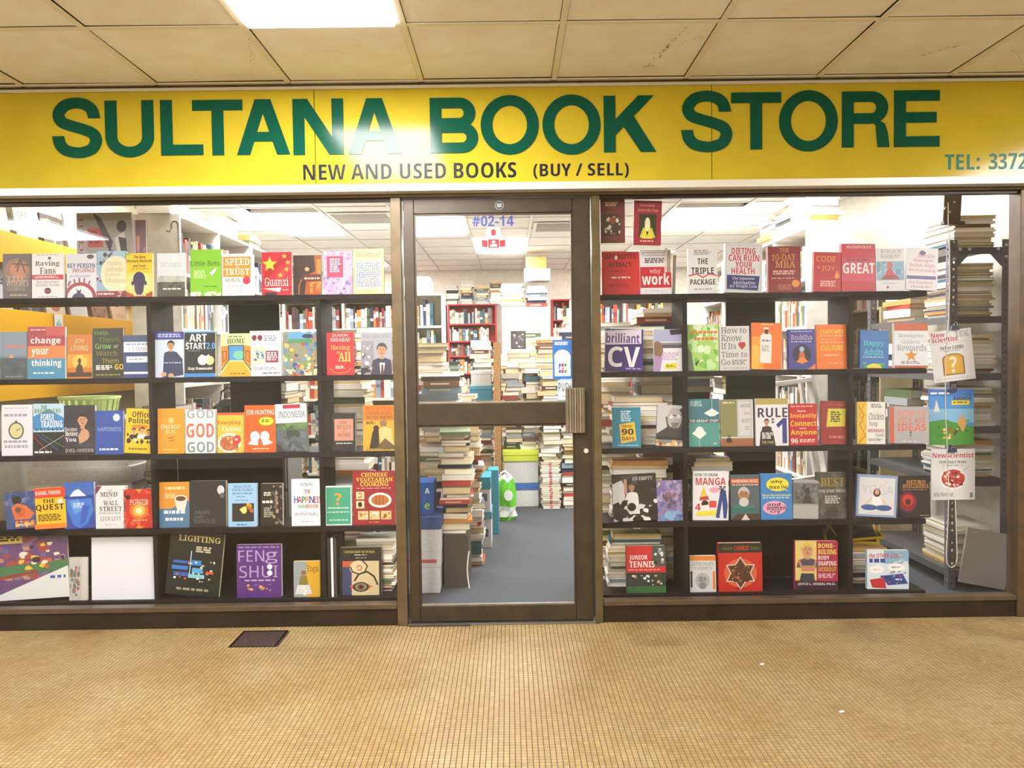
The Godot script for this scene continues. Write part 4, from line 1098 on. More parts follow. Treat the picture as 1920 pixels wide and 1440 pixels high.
	# more stock crowding the middle of the shop
	for q in [[-0.62, -4.6, 1.2, 0.24], [-0.3, -5.0, 1.45, 0.22], [0.62, -4.2, 1.5, 0.22], [0.72, -5.2, 1.7, 0.24], [-0.05, -4.4, 1.28, 0.2], [0.24, -4.5, 1.5, 0.22], [-0.3, -6.5, 1.1, 0.26]]:
		pile(q[0], q[1], 0.0, q[2], q[3], 0.28, "", "", 0.018, 0.055, "book", 0.5, 0.1, 0.025)
	# small rubbish and a hanging cord by the pile
	var cord := MB.new()
	cord.col = hx("dcdad4")
	var cp := []
	for k in 9:
		cp.append(Vector3(-0.232 - 0.01 * sin(k * 0.4), 0.2 - k * 0.0245, -0.58 + 0.03 * k / 8.0))
	cord.tube(cp, 0.004, 6)
	tag(obj("cord", cord, mat("plastic", 0.4)), "short white cord hanging down the dark carton", "cord")

func slotted(called: String, parent: Node, x: float, z: float, y0: float, y1: float, sx: float, sz: float) -> void:
	# an angle post with round-ended slots: two strips joined by bridges, on both faces
	var mb := MB.new()
	mb.col = hx("6c6c72")
	var w := 0.038
	for f in 2:
		var put := func(a: float, b: float, lo: float, hi: float) -> void:
			if f == 0:
				mb.box(Vector3(x + minf(a, b) * sx if sx > 0 else x - maxf(a, b), lo, z - 0.001), Vector3(x + maxf(a, b) * sx if sx > 0 else x - minf(a, b), hi, z + 0.001))
			else:
				mb.box(Vector3(x - 0.001, lo, z - maxf(a, b)), Vector3(x + 0.001, hi, z - minf(a, b)))
		put.call(0.0, 0.014, y0, y1); put.call(0.024, w, y0, y1)
		var y := y0
		while y < y1 - 0.03:
			put.call(0.014, 0.024, y, y + 0.022)
			y += 0.036
		put.call(0.014, 0.024, y, y1)
	obj(called, mb, mat("grey steel", 0.45, 0.3), parent)

func rack_corner() -> void:
	var r := thing("metal_rack", "grey slotted-angle metal rack full of magazines at the right window", "rack", Vector3(0, 0, 0))
	var x0 := 2.31; var x1 := 2.62; var z0 := -0.42; var z1 := -1.36; var top := 1.84
	slotted("post", r, x0, z0, 0.0, top, 1, -1); slotted("post", r, x1, z0, 0.0, top, -1, -1)
	slotted("post", r, x0, z1 + 0.04, 0.0, top, 1, -1); slotted("post", r, x1, z1 + 0.04, 0.0, top, -1, -1)
	var m := mat("grey steel", 0.45, 0.3)
	var lv := [0.1, 0.58, 0.86, 1.14, 1.44, 1.8]
	for y in lv:
		bx("shelf", Vector3(x0 + 0.002, y - 0.006, z1), Vector3(x1 - 0.002, y, z0 - 0.002), "5c5c60", m, r)
		bx("shelf_lip", Vector3(x0 + 0.002, y - 0.036, z0 - 0.004), Vector3(x1 - 0.002, y - 0.006, z0 - 0.001), "5c5c60", m, r)
		bx("shelf_lip", Vector3(x0 + 0.002, y - 0.036, z1), Vector3(x0 + 0.005, y - 0.006, z0 - 0.004), "5c5c60", m, r)
	for q in [[x0 + 0.05, 1.79], [x0 + 0.1, 1.79], [x1 - 0.06, 1.79], [x0 + 0.018, 1.74], [x1 - 0.018, 1.75], [x1 - 0.018, 1.81]]:
		var b := MB.new()
		b.col = hx("c8c8cc"); b.tube([Vector3(q[0], q[1], z0), Vector3(q[0], q[1], z0 + 0.006)], 0.008, 10)
		obj("bolt", b, m, r)
	var gm := MB.new()
	gm.col = hx("6c6c72")
	gm.ribbon([Vector2(x0 + 0.038, 1.764), Vector2(x0 + 0.038, 1.70)], [Vector2(x0 + 0.1, 1.764), Vector2(x0 + 0.04, 1.70)], z0 - 0.002, z0)
	gm.ribbon([Vector2(x1 - 0.038, 1.764), Vector2(x1 - 0.038, 1.70)], [Vector2(x1 - 0.1, 1.764), Vector2(x1 - 0.04, 1.70)], z0 - 0.002, z0)
	obj("corner_gusset", gm, m, r)
	var names := ["lowest", "second", "third", "fourth", "fifth", "top"]
	var full := [0.22, 0.2, 0.2, 0.19, 0.28, 0.16]
	for k in 6:
		pile(2.465, -0.62, lv[k], lv[k] + full[k], 0.24, 0.32, "the metal rack's %s pile" % names[k], "magazines on the rack's %s level" % names[k], 0.009, 0.02, "magazine", 0.3, 0.55, 0.007)
		if k > 1 and k < 5:
			pile(2.46, -1.05, lv[k], lv[k] + full[k] * 0.8, 0.26, 0.34, "", "rear magazines on the rack's %s level" % names[k], 0.02, 0.05, "magazine", 0.3, 0.6, 0.012)
	# magazines hang from a looped cord on binder clips
	var cord := MB.new()
	cord.col = hx("c9c2b6")
	var cp := [Vector3(2.17, 1.99, -0.19)]
	for k in 20:
		cp.append(Vector3(2.17 + 0.01 * sin(k * 0.5), 1.9 - k * 0.087, -0.19))
	for k in 7:
		var a := PI + PI * k / 6
		cp.append(Vector3(2.197 + cos(a) * 0.027, 0.23 + sin(a) * 0.05, -0.19))
	for k in 8:
		cp.append(Vector3(2.224 - 0.002 * k, 0.25 + 0.05 * k, -0.19))
	cord.tube(cp, 0.0022, 6)
	tag(obj("hanging_cord", cord, mat("plastic", 0.4)), "thin looped cord holding the clipped magazines beside the rack", "cord")
	for q in CLIPS:
		var c := thing("binder_clip", q[2], "clip", Vector3(q[0], q[1], -0.186), "binder clips on the cord")
		var cb := MB.new()
		cb.col = hx("24284a")
		cb.ribbon([Vector2(-0.02, -0.012), Vector2(-0.017, 0.008)], [Vector2(0.02, -0.012), Vector2(0.017, 0.008)], -0.006, 0.006)
		obj("spring_body", cb, mat("black enamel", 0.35), c)
		var hw := MB.new()
		hw.col = hx("b8b8bc")
		hw.tube([Vector3(-0.008, 0.006, 0.006), Vector3(-0.006, 0.024, 0.012), Vector3(0.006, 0.024, 0.012), Vector3(0.008, 0.006, 0.006)], 0.0012, 6)
		obj("wire_arm", hw, m, c)
	# bracket hung over the rack
	var br := thing("metal_bracket", "dark riveted metal bracket hanging above the rack's magazines", "bracket", Vector3(2.31, 1.93, -0.4))
	br.rotation.z = -0.05
	bx("plate", Vector3(-0.05, 0.0, -0.004), Vector3(0.04, 0.585, 0.004), "5a4a44", m, br, 0.002)
	bx("foot", Vector3(-0.06, -0.02, -0.004), Vector3(0.05, 0.0, 0.03), "4a3e3a", m, br, 0.002)
	for k in 3:
		var b := MB.new()
		b.col = hx("d8d4cc"); b.tube([Vector3(-0.02 + 0.02 * (k % 2), 0.05 + k * 0.05, 0.004), Vector3(-0.02 + 0.02 * (k % 2), 0.05 + k * 0.05, 0.008)], 0.005, 8)
		obj("rivet", b, m, br)

func small_things() -> void:
	# wire hook standing behind the top left row
	var hk := MB.new()
	hk.col = hx("6a6258")
	var hp := [Vector3(-1.625, SHELF_L[0], -0.22), Vector3(-1.625, 1.9, -0.22)]
	for k in 9:
		var a := -PI * 0.1 + PI * 1.25 * k / 8
		hp.append(Vector3(-1.642 + cos(a) * 0.017, 1.93 + sin(a) * 0.022, -0.22))
	hp.append(Vector3(-1.668, 1.90, -0.22)); hp.append(Vector3(-1.682, 1.905, -0.22))
	hk.tube(hp, 0.004, 8)
	tag(obj("wire_hook", hk, mat("grey steel", 0.45, 0.3)), "bent wire hook rising behind the top row of books", "hook")
	# paper scraps on the floor
	for q in [Vector3(1.01, 0.0, 0.55), Vector3(1.15, 0.0, 0.98)]:
		var p := MB.new()
		p.col = hx("f4f2ee"); p.box(Vector3(-0.009, 0, -0.005), Vector3(0.009, 0.004, 0.005), 0.0015)
		var o := obj("paper_scrap", p, mat("paper", 0.9))
		o.position = q; o.rotation.y = 0.4
		tag(o, "tiny white paper scrap on the mosaic floor, right of the door" if q.z < 0.7 else "speck of white paper near the bottom right of the floor", "litter")
	# price tag on the yellow shelf
	var tg := thing("shelf_tag", "white tag with a pale blue animal hanging from the yellow shelf", "tag", Vector3(-2.685, 1.42, -1.02))
	tg.rotation.y = PI / 2
	obj("tag_print", art("bg eef4f6;n .2 .15 .8 .55 5 .16 8ac0d0 a8d4de;r .25 .55 .35 .85 8ac0d0;r .5 .55 .6 .85 8ac0d0;r .7 .55 .8 .85 8ac0d0", 0.09, 0.13, 0.0, 3), mat("vinyl", 0.45), tg)

# ------------------------------------------------------------------ measured data
const SHELF_L := [1.572, 1.183, 0.812, 0.449, 0.098]
const SHELF_R := [1.553, 1.18, 0.81, 0.447, 0.094]
const JOINTS := [-0.8679, 0.9378]
# sign letters: letter, left edge, width, foot height, cap height
var LETTERS := [
	["S", -2.0570, 0.2243, 2.1890, 0.2702],
	["U", -1.8160, 0.2196, 2.1884, 0.2560],
	["L", -1.5649, 0.1907, 2.1951, 0.2488],
	["T", -1.4200, 0.2270, 2.1931, 0.2489],
	["A", -1.2219, 0.2416, 2.1930, 0.2489],
	["N", -0.9658, 0.2297, 2.1899, 0.2514],
	["A", -0.7167, 0.2419, 2.1892, 0.2515],
	["B", -0.3441, 0.2179, 2.1895, 0.2492],
	["O", -0.1141, 0.2640, 2.1792, 0.2684],
	["O", 0.1669, 0.2642, 2.1758, 0.2709],
	["K", 0.4457, 0.2377, 2.1845, 0.2542],
	["S", 0.7974, 0.2330, 2.1802, 0.2758],
	["T", 1.0255, 0.2282, 2.1895, 0.2567],
	["O", 1.2440, 0.2672, 2.1769, 0.2760],
	["R", 1.5307, 0.2163, 2.1930, 0.2520],
	["E", 1.7688, 0.2067, 2.1925, 0.2545],
]
# lettering: text, left, foot, right, top, colour, light weight
var LINES := [
	["NEW AND USED BOOKS", -0.9243, 2.0766, 0.0454, 2.1464, "2a2b33", 0],
	["(BUY / SELL)", 0.1231, 2.0694, 0.5579, 2.1368, "2a2b33", 0],
	["TEL:", 2.0009, 2.0864, 2.1618, 2.1563, "3a7a6c", 0],
	["3372", 2.2032, 2.0862, 2.3764, 2.1585, "3a7a6c", 0],
]
var CLIPS := [
	[2.2031, 1.3762, "binder clip holding the tilted toast magazine"],
	[2.1943, 1.0706, "binder clip at the top of the green hill comic"],
	[2.1961, 0.7712, "binder clip holding the berry bowl magazine"],
]
# books in the windows: label, name, category, x, y, z, width, height, thickness, lean, roll, printed shapes, group
var BOOKS := [
	["dark brown paperback with a twig star, far left of the top shelf", "book", "book", -2.3701, 1.5720, -0.125, 0.1386, 0.2188, 0.0180, -0.050, 0.0000, "bg 54443d;e .5 .4 .46 .3 8a5a38;e .55 .36 .3 .2 b87440;l 3a2418 .05 .45 .3 .62 .12 .78 .42;l 3a2418 .05 .36 .22 .9 .26;l 3a2418 .05 .62 .12 .5 .4;t f b8a898 .12 .5 .8 .6 THE;t f cbbdb0 .12 .6 .9 .72 WITCHES;t f b8a898 .15 .74 .8 .82 COOKBOOK;x b09c8c .25 .9 .85 .95 1", ""],
	["white paperback with bold black serif title and a narrow red band", "book", "book", -2.2226, 1.5720, -0.125, 0.1515, 0.2169, 0.0180, -0.050, 0.0000, "bg e9e8ea;x 8a8a8a .15 .02 .85 .04 1;e .56 .1 .05 .03 222222;t F 15151a .1 .16 .88 .3 Raving;t F 15151a .25 .31 .75 .45 Fans;r 0 .47 1 .58 c2203a;x f0d0d4 .1 .5 .9 .55 2;t f 444444 .15 .6 .85 .66 Ken Blanchard;t f 444444 .12 .67 .88 .73 Sheldon Bowles;e .5 .83 .11 .07 2a2a2a;r .4 .82 .6 .84 d02030;x 8a8a8a .2 .95 .8 .97 1", ""],
	["pale grey paperback with a toothed red arch across its lower half", "book", "book", -2.0594, 1.5720, -0.125, 0.1438, 0.2148, 0.0180, -0.050, 0.0000, "bg d7dbe4;e .8 .07 .12 .05 6a5040;t b 2a2f66 .03 .22 .95 .32 KEY PERSON;t b b03048 .2 .33 .93 .42 INFLUENCE;x 9aa0b0 .1 .49 .9 .53 2;e .45 1 .55 .36 a03040;l a03040 .05 .05 .72 .12 .62 .06 .68;l a03040 .05 .25 .58 .28 .68;l a03040 .05 .42 .55 .43 .65;l a03040 .05 .6 .56 .58 .66;l a03040 .05 .78 .62 .73 .7;e .45 1 .43 .28 e4e4ea;e .4 1 .22 .12 1d2454;p 1d2454 .32 .78 .4 .84 .5 .8 .46 .9 .36 .9", ""],
	["light blue book with a large cream disc and maroon foot", "book", "book", -1.9154, 1.5720, -0.125, 0.1438, 0.2258, 0.0180, -0.050, 0.0000, "bg 8fb4c8;r .05 0 .95 .14 9cc0d2;n .2 .02 .6 .14 8 .06 4a4440 7a6a58;n 0 .18 .3 .3 6 .07 3a3a44 8a8a90;e .66 .5 .52 .4 e6dfbe;t f b09a5a .36 .22 .85 .32 Finding;t f b09a5a .3 .34 .92 .44 Authentic;t f b09a5a .28 .46 .8 .56 Hope and;t f b09a5a .3 .58 .98 .68 Wholeness;n 0 .5 .18 .66 6 .06 a03040 3a3050 e0d0c0;r 0 .86 1 1 8c2a34;x f0e0d8 .05 .9 .62 .95 1;n .7 .86 1 1 10 .05 c0a090 5a3a34", ""],
	["yellow paperback with a dark purple head silhouette", "book", "book", -1.7817, 1.5720, -0.125, 0.1285, 0.2138, 0.0180, -0.050, 0.0000, "bg eec52a;n .02 0 .3 .14 4 .1 c8d23a 9ab03a;r 0 .45 1 .9 f0d060;e .5 .68 .46 .26 cfd98a;t b 2a2010 .3 .05 .75 .12 The Best;t b 2a2010 .05 .14 .98 .23 Memory Methods;t b 2a2010 .28 .25 .75 .32 and Tests;x 6a5020 .2 .35 .85 .37 1;e .5 .6 .23 .18 2f2352;p 2f2352 .3 .62 .7 .62 .66 .86 .58 .95 .42 .95 .34 .86;e .26 .68 .05 .05 2f2352;e .74 .68 .05 .05 2f2352;p a8401c 0 .86 .3 .95 .7 .95 1 .86 1 1 0 1;x f6e8b0 .3 .94 .75 .98 1", ""],
	["pale misty grey book fading into a dark landscape", "book", "book", -1.6273, 1.5720, -0.125, 0.1337, 0.2118, 0.0180, -0.050, 0.0000, "bg cfd6d8;r 0 0 1 .35 d6dcde;t f 9aa6ac .1 .22 .9 .32 THE CHRIST;n 0 .52 1 .66 14 .2 a9aea4 8d9288 b8bcb2;r 0 .66 1 .74 6f7468;r 0 .72 1 1 4a4c44;n 0 .66 1 .8 18 .14 5a5e52 44463e;x d8d8d0 .2 .8 .85 .85 1", ""],
	["bright green paperback with small black title and white scribbles", "book", "book", -1.4601, 1.5720, -0.125, 0.1491, 0.2276, 0.0220, -0.050, 0.0000, "bg 7fc02c;t s 25401a .04 .24 .95 .35 Little Bets;x c6e49a .12 .44 .55 .62 5;p f4f8ee .62 .5 .86 .38 .82 .46 .7 .56;n .0 .9 1 1 14 .09 eef4e4 dcecc4;x 3a5a20 .45 .78 .9 .8 1", ""],
	["white paperback with an orange block holding white capitals", "book", "book", -1.3068, 1.5720, -0.125, 0.1466, 0.2052, 0.0260, -0.050, 0.0000, "bg f3f1ee;x a0a0a0 .25 .01 .75 .03 1;r .03 .07 .94 .55 ee8a25;t F fff6ea .1 .11 .9 .27 SPEED;t f fff6ea .46 .29 .56 .33 of;t F fff6ea .08 .35 .9 .5 TRUST;e .8 .63 .13 .1 d83248;x 8a8a8a .1 .58 .62 .67 3;x d0a0a0 .2 .75 .8 .79 2;t f c8a898 .22 .83 .75 .93 COVEY", ""],
	["red paperback with five yellow stars and white script title", "book", "book", -1.1176, 1.5720, -0.125, 0.1441, 0.2105, 0.0180, -0.050, 0.0000, "bg c3202c;p a5141f .1 .5 .6 .1 1 0 1 .15 .5 .4 0 .8;p d83a3a .45 .6 1 .2 1 .35 .6 .7;s .27 .28 .26 f6d23a;s .76 .1 .1 f0a83a;s .88 .24 .1 f0a83a;s .83 .4 .1 f0a83a;s .62 .53 .1 f0a83a;t f f4e4d8 .1 .58 .9 .78 Guanxi;p f4f2ee .05 .84 .66 .82 .6 .92;p 2a2430 .1 .93 .5 .93 .5 1 .1 1;x f0c0b0 .7 .86 .92 .89 2", ""],
	["dark paperback with a glowing orange close-up of a face", "book", "book", -0.9707, 1.5720, -0.125, 0.1338, 0.1932, 0.0180, -0.050, 0.0000, "bg 2c1712;p 9c4a1c .75 0 1 0 1 1 .4 1 .5 .5 .8 .4;p d07a2a .86 .1 1 .1 1 .5 .85 .45;n .6 .5 1 1 12 .1 c25a1e e0812a 7a2c14;e .5 .35 .08 .05 e0a070;p 5a1c14 .36 .48 1 .48 1 .66 .36 .66;x e8b8a0 .4 .56 .95 .62 1;l c86a28 .03 .2 .98 .22 .75 .3 .6;n 0 .1 .3 .5 6 .1 3c2018 1c0e0c", ""],
	["pink book with mottled grey blossoms and a crimson panel", "book", "book", -0.8212, 1.5720, -0.125, 0.1390, 0.2118, 0.0180, -0.050, 0.0000, "bg c9a3ba;n 0 0 1 1 60 .07 a9aab4 d98ab4 e4a0c8 9498a8 c874a8 dadae0;n 0 .6 1 1 30 .09 d088bc e6b0d4 6a70b0;r .12 .12 .68 .6 d02c58;x f4c0d0 .22 .17 .6 .5 6", ""],
	["cream yellow paperback with a square of tiny blue dashes", "book", "book", -0.6731, 1.5720, -0.125, 0.1468, 0.2201, 0.0240, -0.050, 0.0000, "bg ecc77a;r .04 .03 .96 .97 f2d693;t F c25a2a .1 .08 .9 .18 MUHAMMAD;r .08 .27 .9 .86 f6f4ec;m .1 .29 .88 .84 11 11 2f5a9c 3c9aa8 20306a 5aa050 c04040;x b08a40 .25 .92 .75 .94 1", ""],
	["slate blue paperback with a faint orange sunset at sea", "book", "book", -2.4015, 1.1830, -0.125, 0.1287, 0.2309, 0.0180, -0.050, 0.0000, "bg 6a7f92;r 0 .0 1 .5 7d93a4;x c47a70 .18 .27 .95 .36 1;r 0 .55 1 1 44525f;e .42 .52 .08 .03 e8a05a;n 0 .6 1 1 20 .12 3c4854 4e5c68;x a0b0c0 .2 .93 .85 .95 1", ""],
	["book with stacked crimson, orange and blue bands in lowercase white words", "book", "book", -2.2418, 1.1830, -0.125, 0.1803, 0.2545, 0.0220, -0.050, 0.0000, "bg 3f8fb8;r 0 0 1 .37 a82c3e;r .5 0 1 .17 c04a4a;r 0 .37 1 .61 e0813c;t B fdf6f0 .08 .2 .88 .36 change;t B fdf6f0 .1 .42 .55 .58 your;t B fdf6f0 .1 .63 .9 .79 thinking;x d8eaf4 .15 .87 .7 .91 1;x e8c0c0 .08 .05 .5 .08 1", ""],
	["amber paperback with a seated figure against the sun", "book", "book", -2.0816, 1.1830, -0.125, 0.1185, 0.2138, 0.0180, -0.050, 0.0000, "bg c8741f;r 0 .45 1 .75 e09a2e;e .5 .62 .3 .16 f2c04a;t s f2d8a0 .3 .1 .7 .22 JOY;t s f2d8a0 .15 .25 .85 .36 LIVING;e .5 .6 .07 .06 40220e;p 40220e .5 .64 .62 .72 .66 .86 .34 .86 .38 .72;r 0 .86 1 .96 3a2410;n 0 .86 1 .9 8 .1 3a2410", ""],
	["black paperback with scattered green and olive handwritten title", "book", "book", -1.9438, 1.1830, -0.125, 0.1469, 0.2429, 0.0180, -0.050, 0.0000, "bg 20221c;t s 6aa83a .06 .05 .5 .15 Help;t s 5a7a34 .2 .18 .85 .28 Them;t s 7fd04a .08 .31 .6 .41 Grow;t s c8c8b0 .7 .34 .84 .4 or;t s 8a8030 .1 .45 .8 .55 Watch;t s a89a30 .3 .6 .85 .7 Them;t b e8c020 .72 .72 1 .83 GO;x e4e4e0 .1 .74 .65 .84 3;x a89a30 .1 .92 .9 .95 1", ""],
	["navy paperback crossed by three white label stripes", "book", "book", -1.8018, 1.1830, -0.125, 0.1315, 0.2075, 0.0180, -0.050, 0.0000, "bg 26407c;r 0 0 1 .14 34507a;r 0 .16 1 .4 eef1f6;x 6a7aa0 .1 .2 .9 .24 1;t f 5a6a94 .2 .28 .8 .36 CLIMB;r .1 .5 .88 .64 e8ecf4;x 8090b0 .2 .55 .75 .59 1;r 0 .86 1 .91 f0f2f6", ""],
	["book showing a seated man in navy shirt on pale blue", "book", "book", -1.6460, 1.1830, -0.125, 0.1393, 0.2209, 0.0180, -0.050, 0.0000, "bg c7d5e8;r 0 0 1 .17 2b3a8c;x b0bce8 .1 .04 .9 .13 2;h .55 .3 .13 c09070 1c1820 24345c;p 24345c .3 .55 .75 .45 .95 .6 .98 .95 .5 1 .25 1 .28 .8;e .3 .93 .1 .05 c8a080;e .55 .96 .1 .05 c8a080;x c0c8d8 .25 .67 .9 .7 1", ""],
	["black paperback with white egg-like petals and blue foot", "book", "book", -1.4977, 1.1830, -0.125, 0.1471, 0.2216, 0.0240, -0.050, 0.0000, "bg 1c1d24;r 0 0 1 .03 38a0d0;t b f4f4f4 .15 .06 .72 .22 ART;t s d0d0d0 .04 .22 .12 .28 OF;t b f4f4f4 .03 .25 .7 .39 START;t b 4aa0e0 .72 .25 .99 .39 2.0;x 909090 .1 .42 .5 .44 1;e .58 .63 .16 .11 f4f0e6;e .82 .64 .14 .1 f0d88a;p f4f0e6 .45 .6 .55 .5 .66 .56 .8 .5 .76 .66;t b f4f4f4 .1 .78 .9 .86 Guy Kawasaki;r 0 .92 1 1 3c8ad0", ""],
	["book showing an open orange doorway onto blue sky", "book", "book", -1.3232, 1.1830, -0.125, 0.1445, 0.2090, 0.0180, -0.050, 0.0000, "bg b7d08a;r 0 0 1 .3 c8dca0;x 5a7a40 .25 .06 .75 .1 1;t F 30301c .2 .12 .8 .23 HOME;p d8842c 0 .3 .25 .28 .25 .62 0 .8;p d8842c 1 .3 .75 .28 .75 .62 1 .8;r .25 .28 .75 .62 4a90cc;e .6 .5 .2 .1 70c0a0;p e8a92c 0 .95 .25 .66 .75 .66 1 .95 1 1 0 1;l 3a2410 .03 0 .85 .25 .62 .25 .28 .75 .28 .75 .62 1 .85;l 3a2410 .02 .06 .42 .18 .4 .18 .6 .06 .66 .06 .42;l 3a2410 .02 .94 .42 .82 .4 .82 .6 .94 .66 .94 .42;x 6a4a10 .3 .92 .8 .95 1", ""],
	["white book with two small shields and a crimson square", "book", "book", -1.1797, 1.1830, -0.125, 0.1523, 0.2200, 0.0240, -0.050, 0.0000, "bg ebedf0;x 909098 .1 .02 .85 .04 1;e .14 .15 .08 .06 7a2030;e .32 .15 .08 .06 7a2030;p 7a2030 .06 .15 .22 .15 .14 .24;p 7a2030 .24 .15 .4 .15 .32 .24;x 8088a0 .45 .1 .9 .24 3;t f 6a7488 .05 .27 .9 .33 ENTREPRENEUR;r .08 .36 .48 .74 e6d4b0;n .12 .42 .45 .66 12 .07 5a90b0 3a6a90 8ab0c0;r .5 .44 .9 .7 8c2438;x f0d0d4 .54 .47 .86 .67 4;x a0a0a8 .1 .8 .9 .87 2;x 707480 .4 .92 .95 .96 1", ""],
	["crowded colourful cover of fish and coral shapes", "book", "book", -1.0129, 1.1830, -0.125, 0.1653, 0.2126, 0.0180, -0.050, 0.0000, "bg 8a8a70;n 0 0 1 1 70 .09 c87a3a 5a8ab0 6a9a4a d0b060 b04a3a 7a7a80 e0d0b0 4a6a90;r .15 .02 .85 .25 5a9ac8;r .15 .16 .85 .25 4a8a5a;e .72 .1 .16 .05 20304a;n .0 .5 1 1 40 .08 e08a3a 6090b8 a04a7a e8d8a0 3a5a80", ""],
	["red hardcover with yellow italic title and laurel wreath", "book", "book", -0.8178, 1.1830, -0.125, 0.1318, 0.2074, 0.0220, -0.050, 0.0000, "bg c01f2e;t f f6e6da .2 .04 .78 .11 JOHN;t f f6e6da .12 .13 .88 .21 ASSARAF;t f f0c85a .15 .3 .85 .43 Having;t f f0c85a .35 .44 .5 .5 it;t F f0c85a .42 .46 .88 .68 All;l e09a4a .02 .12 .84 .25 .93 .5 .96 .75 .93 .88 .84;x f0c0b0 .32 .78 .68 .86 3", ""],
	["grey book with a smiling balding man in suit and tie", "book", "book", -0.6433, 1.1830, -0.125, 0.1499, 0.2051, 0.0240, -0.050, 0.0000, "bg a0a2aa;t f 70727c .06 .05 .94 .13 WEE KIM WEE;r 0 .2 .42 1 8c8a90;n .05 .3 .35 .95 14 .08 e4e0dc 5a5660 b8b0a8;h .68 .42 .17 c08c6c 3a3434 2c2c48;p 2c2c48 .3 1 .4 .8 .6 .72 .92 .76 1 .85 1 1;p f0f0f2 .6 .72 .78 .72 .72 1 .64 1;p 5a3430 .66 .76 .72 .76 .74 1 .64 1;n 0 .8 .3 1 8 .1 1c1a22", ""],
	["white book with a pocket stopwatch in the middle", "book", "book", -2.3965, 0.8120, -0.125, 0.1498, 0.2479, 0.0220, -0.050, 0.0000, "bg e3e5ec;x a8acb8 .1 .06 .85 .08 1;x 9aa0ae .08 .18 .85 .25 1;e .47 .51 .25 .17 3a3a30;e .47 .51 .21 .145 d8d09a;r .44 .31 .5 .36 3a3a30;l 3a3a30 .02 .47 .51 .6 .47;x 9aa0ae .06 .7 .85 .76 1;x a8acb8 .1 .79 .85 .87 1", ""],
	["blue and black paperback with chart lines and green lettering", "book", "book", -2.2438, 0.8120, -0.125, 0.1499, 0.2510, 0.0180, -0.050, 0.0000, "bg 14161c;r 0 0 1 .55 b8dcee;p 3a8ac8 0 .25 .5 .1 1 .28 1 .5 0 .5;t b 3a5a20 .25 .03 .45 .1 THE;t b 6a8a1c .05 .1 .9 .18 BEGINNERS;t b f4f8fc .25 .2 .68 .32 FOREX;t b f4f8fc .25 .33 .95 .46 TRADING;x 24506a .05 .49 .95 .53 1;l c02a3a .02 0 .62 .5 .95;l 2a8a5a .02 .3 .6 1 .85;l 3a5ac0 .02 .1 .58 .8 .9;l c8c8d0 .015 .2 .9 1 .62;x f0f0f0 .05 .92 .6 .97 1", ""],
	["dark book with a smiling man resting chin on hand", "book", "book", -2.0937, 0.8120, -0.125, 0.1499, 0.2412, 0.0240, -0.050, 0.0000, "bg 2c2a38;h .6 .3 .17 c89874 201a1c 38384c;p 38384c .3 1 .45 .78 .62 .68 .98 .72 1 1;e .66 .6 .16 .12 c89874;p c89874 .45 .6 .62 .55 .7 .72 .5 .78;t f f4f0ea .02 .44 .42 .52 Become;t F f4f0ea .04 .53 .45 .62 Better;t F f4f0ea .04 .65 .4 .73 You;r 0 .85 1 1 24202c;t f e4ddd0 .04 .88 .96 .96 JOEL OSTEEN", ""],
	["royal blue paperback with a pale round seal", "book", "book", -1.9487, 0.8120, -0.125, 0.1345, 0.2133, 0.0180, -0.050, 0.0000, "bg 2450a8;e .76 .16 .13 .09 b8c4d4;e .76 .16 .1 .07 d8dee6;t s a0b8e0 .08 .38 .92 .47 HAPPINESS;x d8e4f4 .14 .86 .86 .92 1", ""],
	["yellow paperback with black title above a row of office people", "book", "book", -1.8078, 0.8156, -0.125, 0.1371, 0.2166, 0.0220, -0.050, -0.0524, "bg ecc31f;t b 181410 .22 .06 .85 .19 Office;t b 181410 .1 .2 .95 .33 Politics;e .5 .4 .3 .05 e8862a;n .05 .45 .95 .8 16 .09 2c2a30 e4d0b8 f4f0ec 4a3a34;h .3 .5 .08 d0a080 201818 202028;h .6 .48 .09 d8a888 3a2418 f0f0f0;h .82 .52 .08 c89878 181418 282838;x 6a5410 .15 .88 .85 .93 2", ""],
	["plain orange paperback with a pale flame and thin lettering", "book", "book", -1.6487, 0.8120, -0.125, 0.1294, 0.2196, 0.0180, -0.050, 0.0000, "bg ef9a25;e .5 .27 .1 .06 f8c878;p f8c878 .46 .3 .56 .18 .56 .3;t s fbe6c0 .12 .36 .85 .45 ENERGY;t s fbe6c0 .3 .48 .65 .56 BUS;l 7a4a18 .03 .4 .66 .6 .64;l 7a4a18 .03 .44 .72 .62 .7;x f8c878 .2 .9 .8 .93 1", ""],
	["white book with three grey and red rows of one short word", "book", "book", -1.5062, 0.8120, -0.125, 0.1450, 0.2125, 0.0220, -0.050, 0.0000, "bg eceae4;t b 9aa0a4 .05 0 .95 .2 GOD;t b e0604a .03 .32 .95 .64 GOD;t b 7a8e96 .06 .74 .95 .98 GOD;l f0a088 .02 .03 .48 .95 .48", ""],
	["yellow cookbook with a bowl of red food and a red seal", "book", "book", -1.3598, 0.8120, -0.125, 0.1269, 0.1949, 0.0180, -0.050, 0.0000, "bg f0b93c;r 0 0 1 .06 d0522c;t b d8482a .02 .2 .9 .32 EveryDay;t s f6f2ea .2 .34 .9 .46 Classics;e .45 .75 .45 .25 f0e4d0;e .45 .76 .36 .19 b0603a;n .15 .6 .8 .95 14 .08 c87a4a 8a3a24 e0b080;e .75 .67 .15 .11 d02c38;x f4d0d0 .66 .64 .84 .7 2", ""],
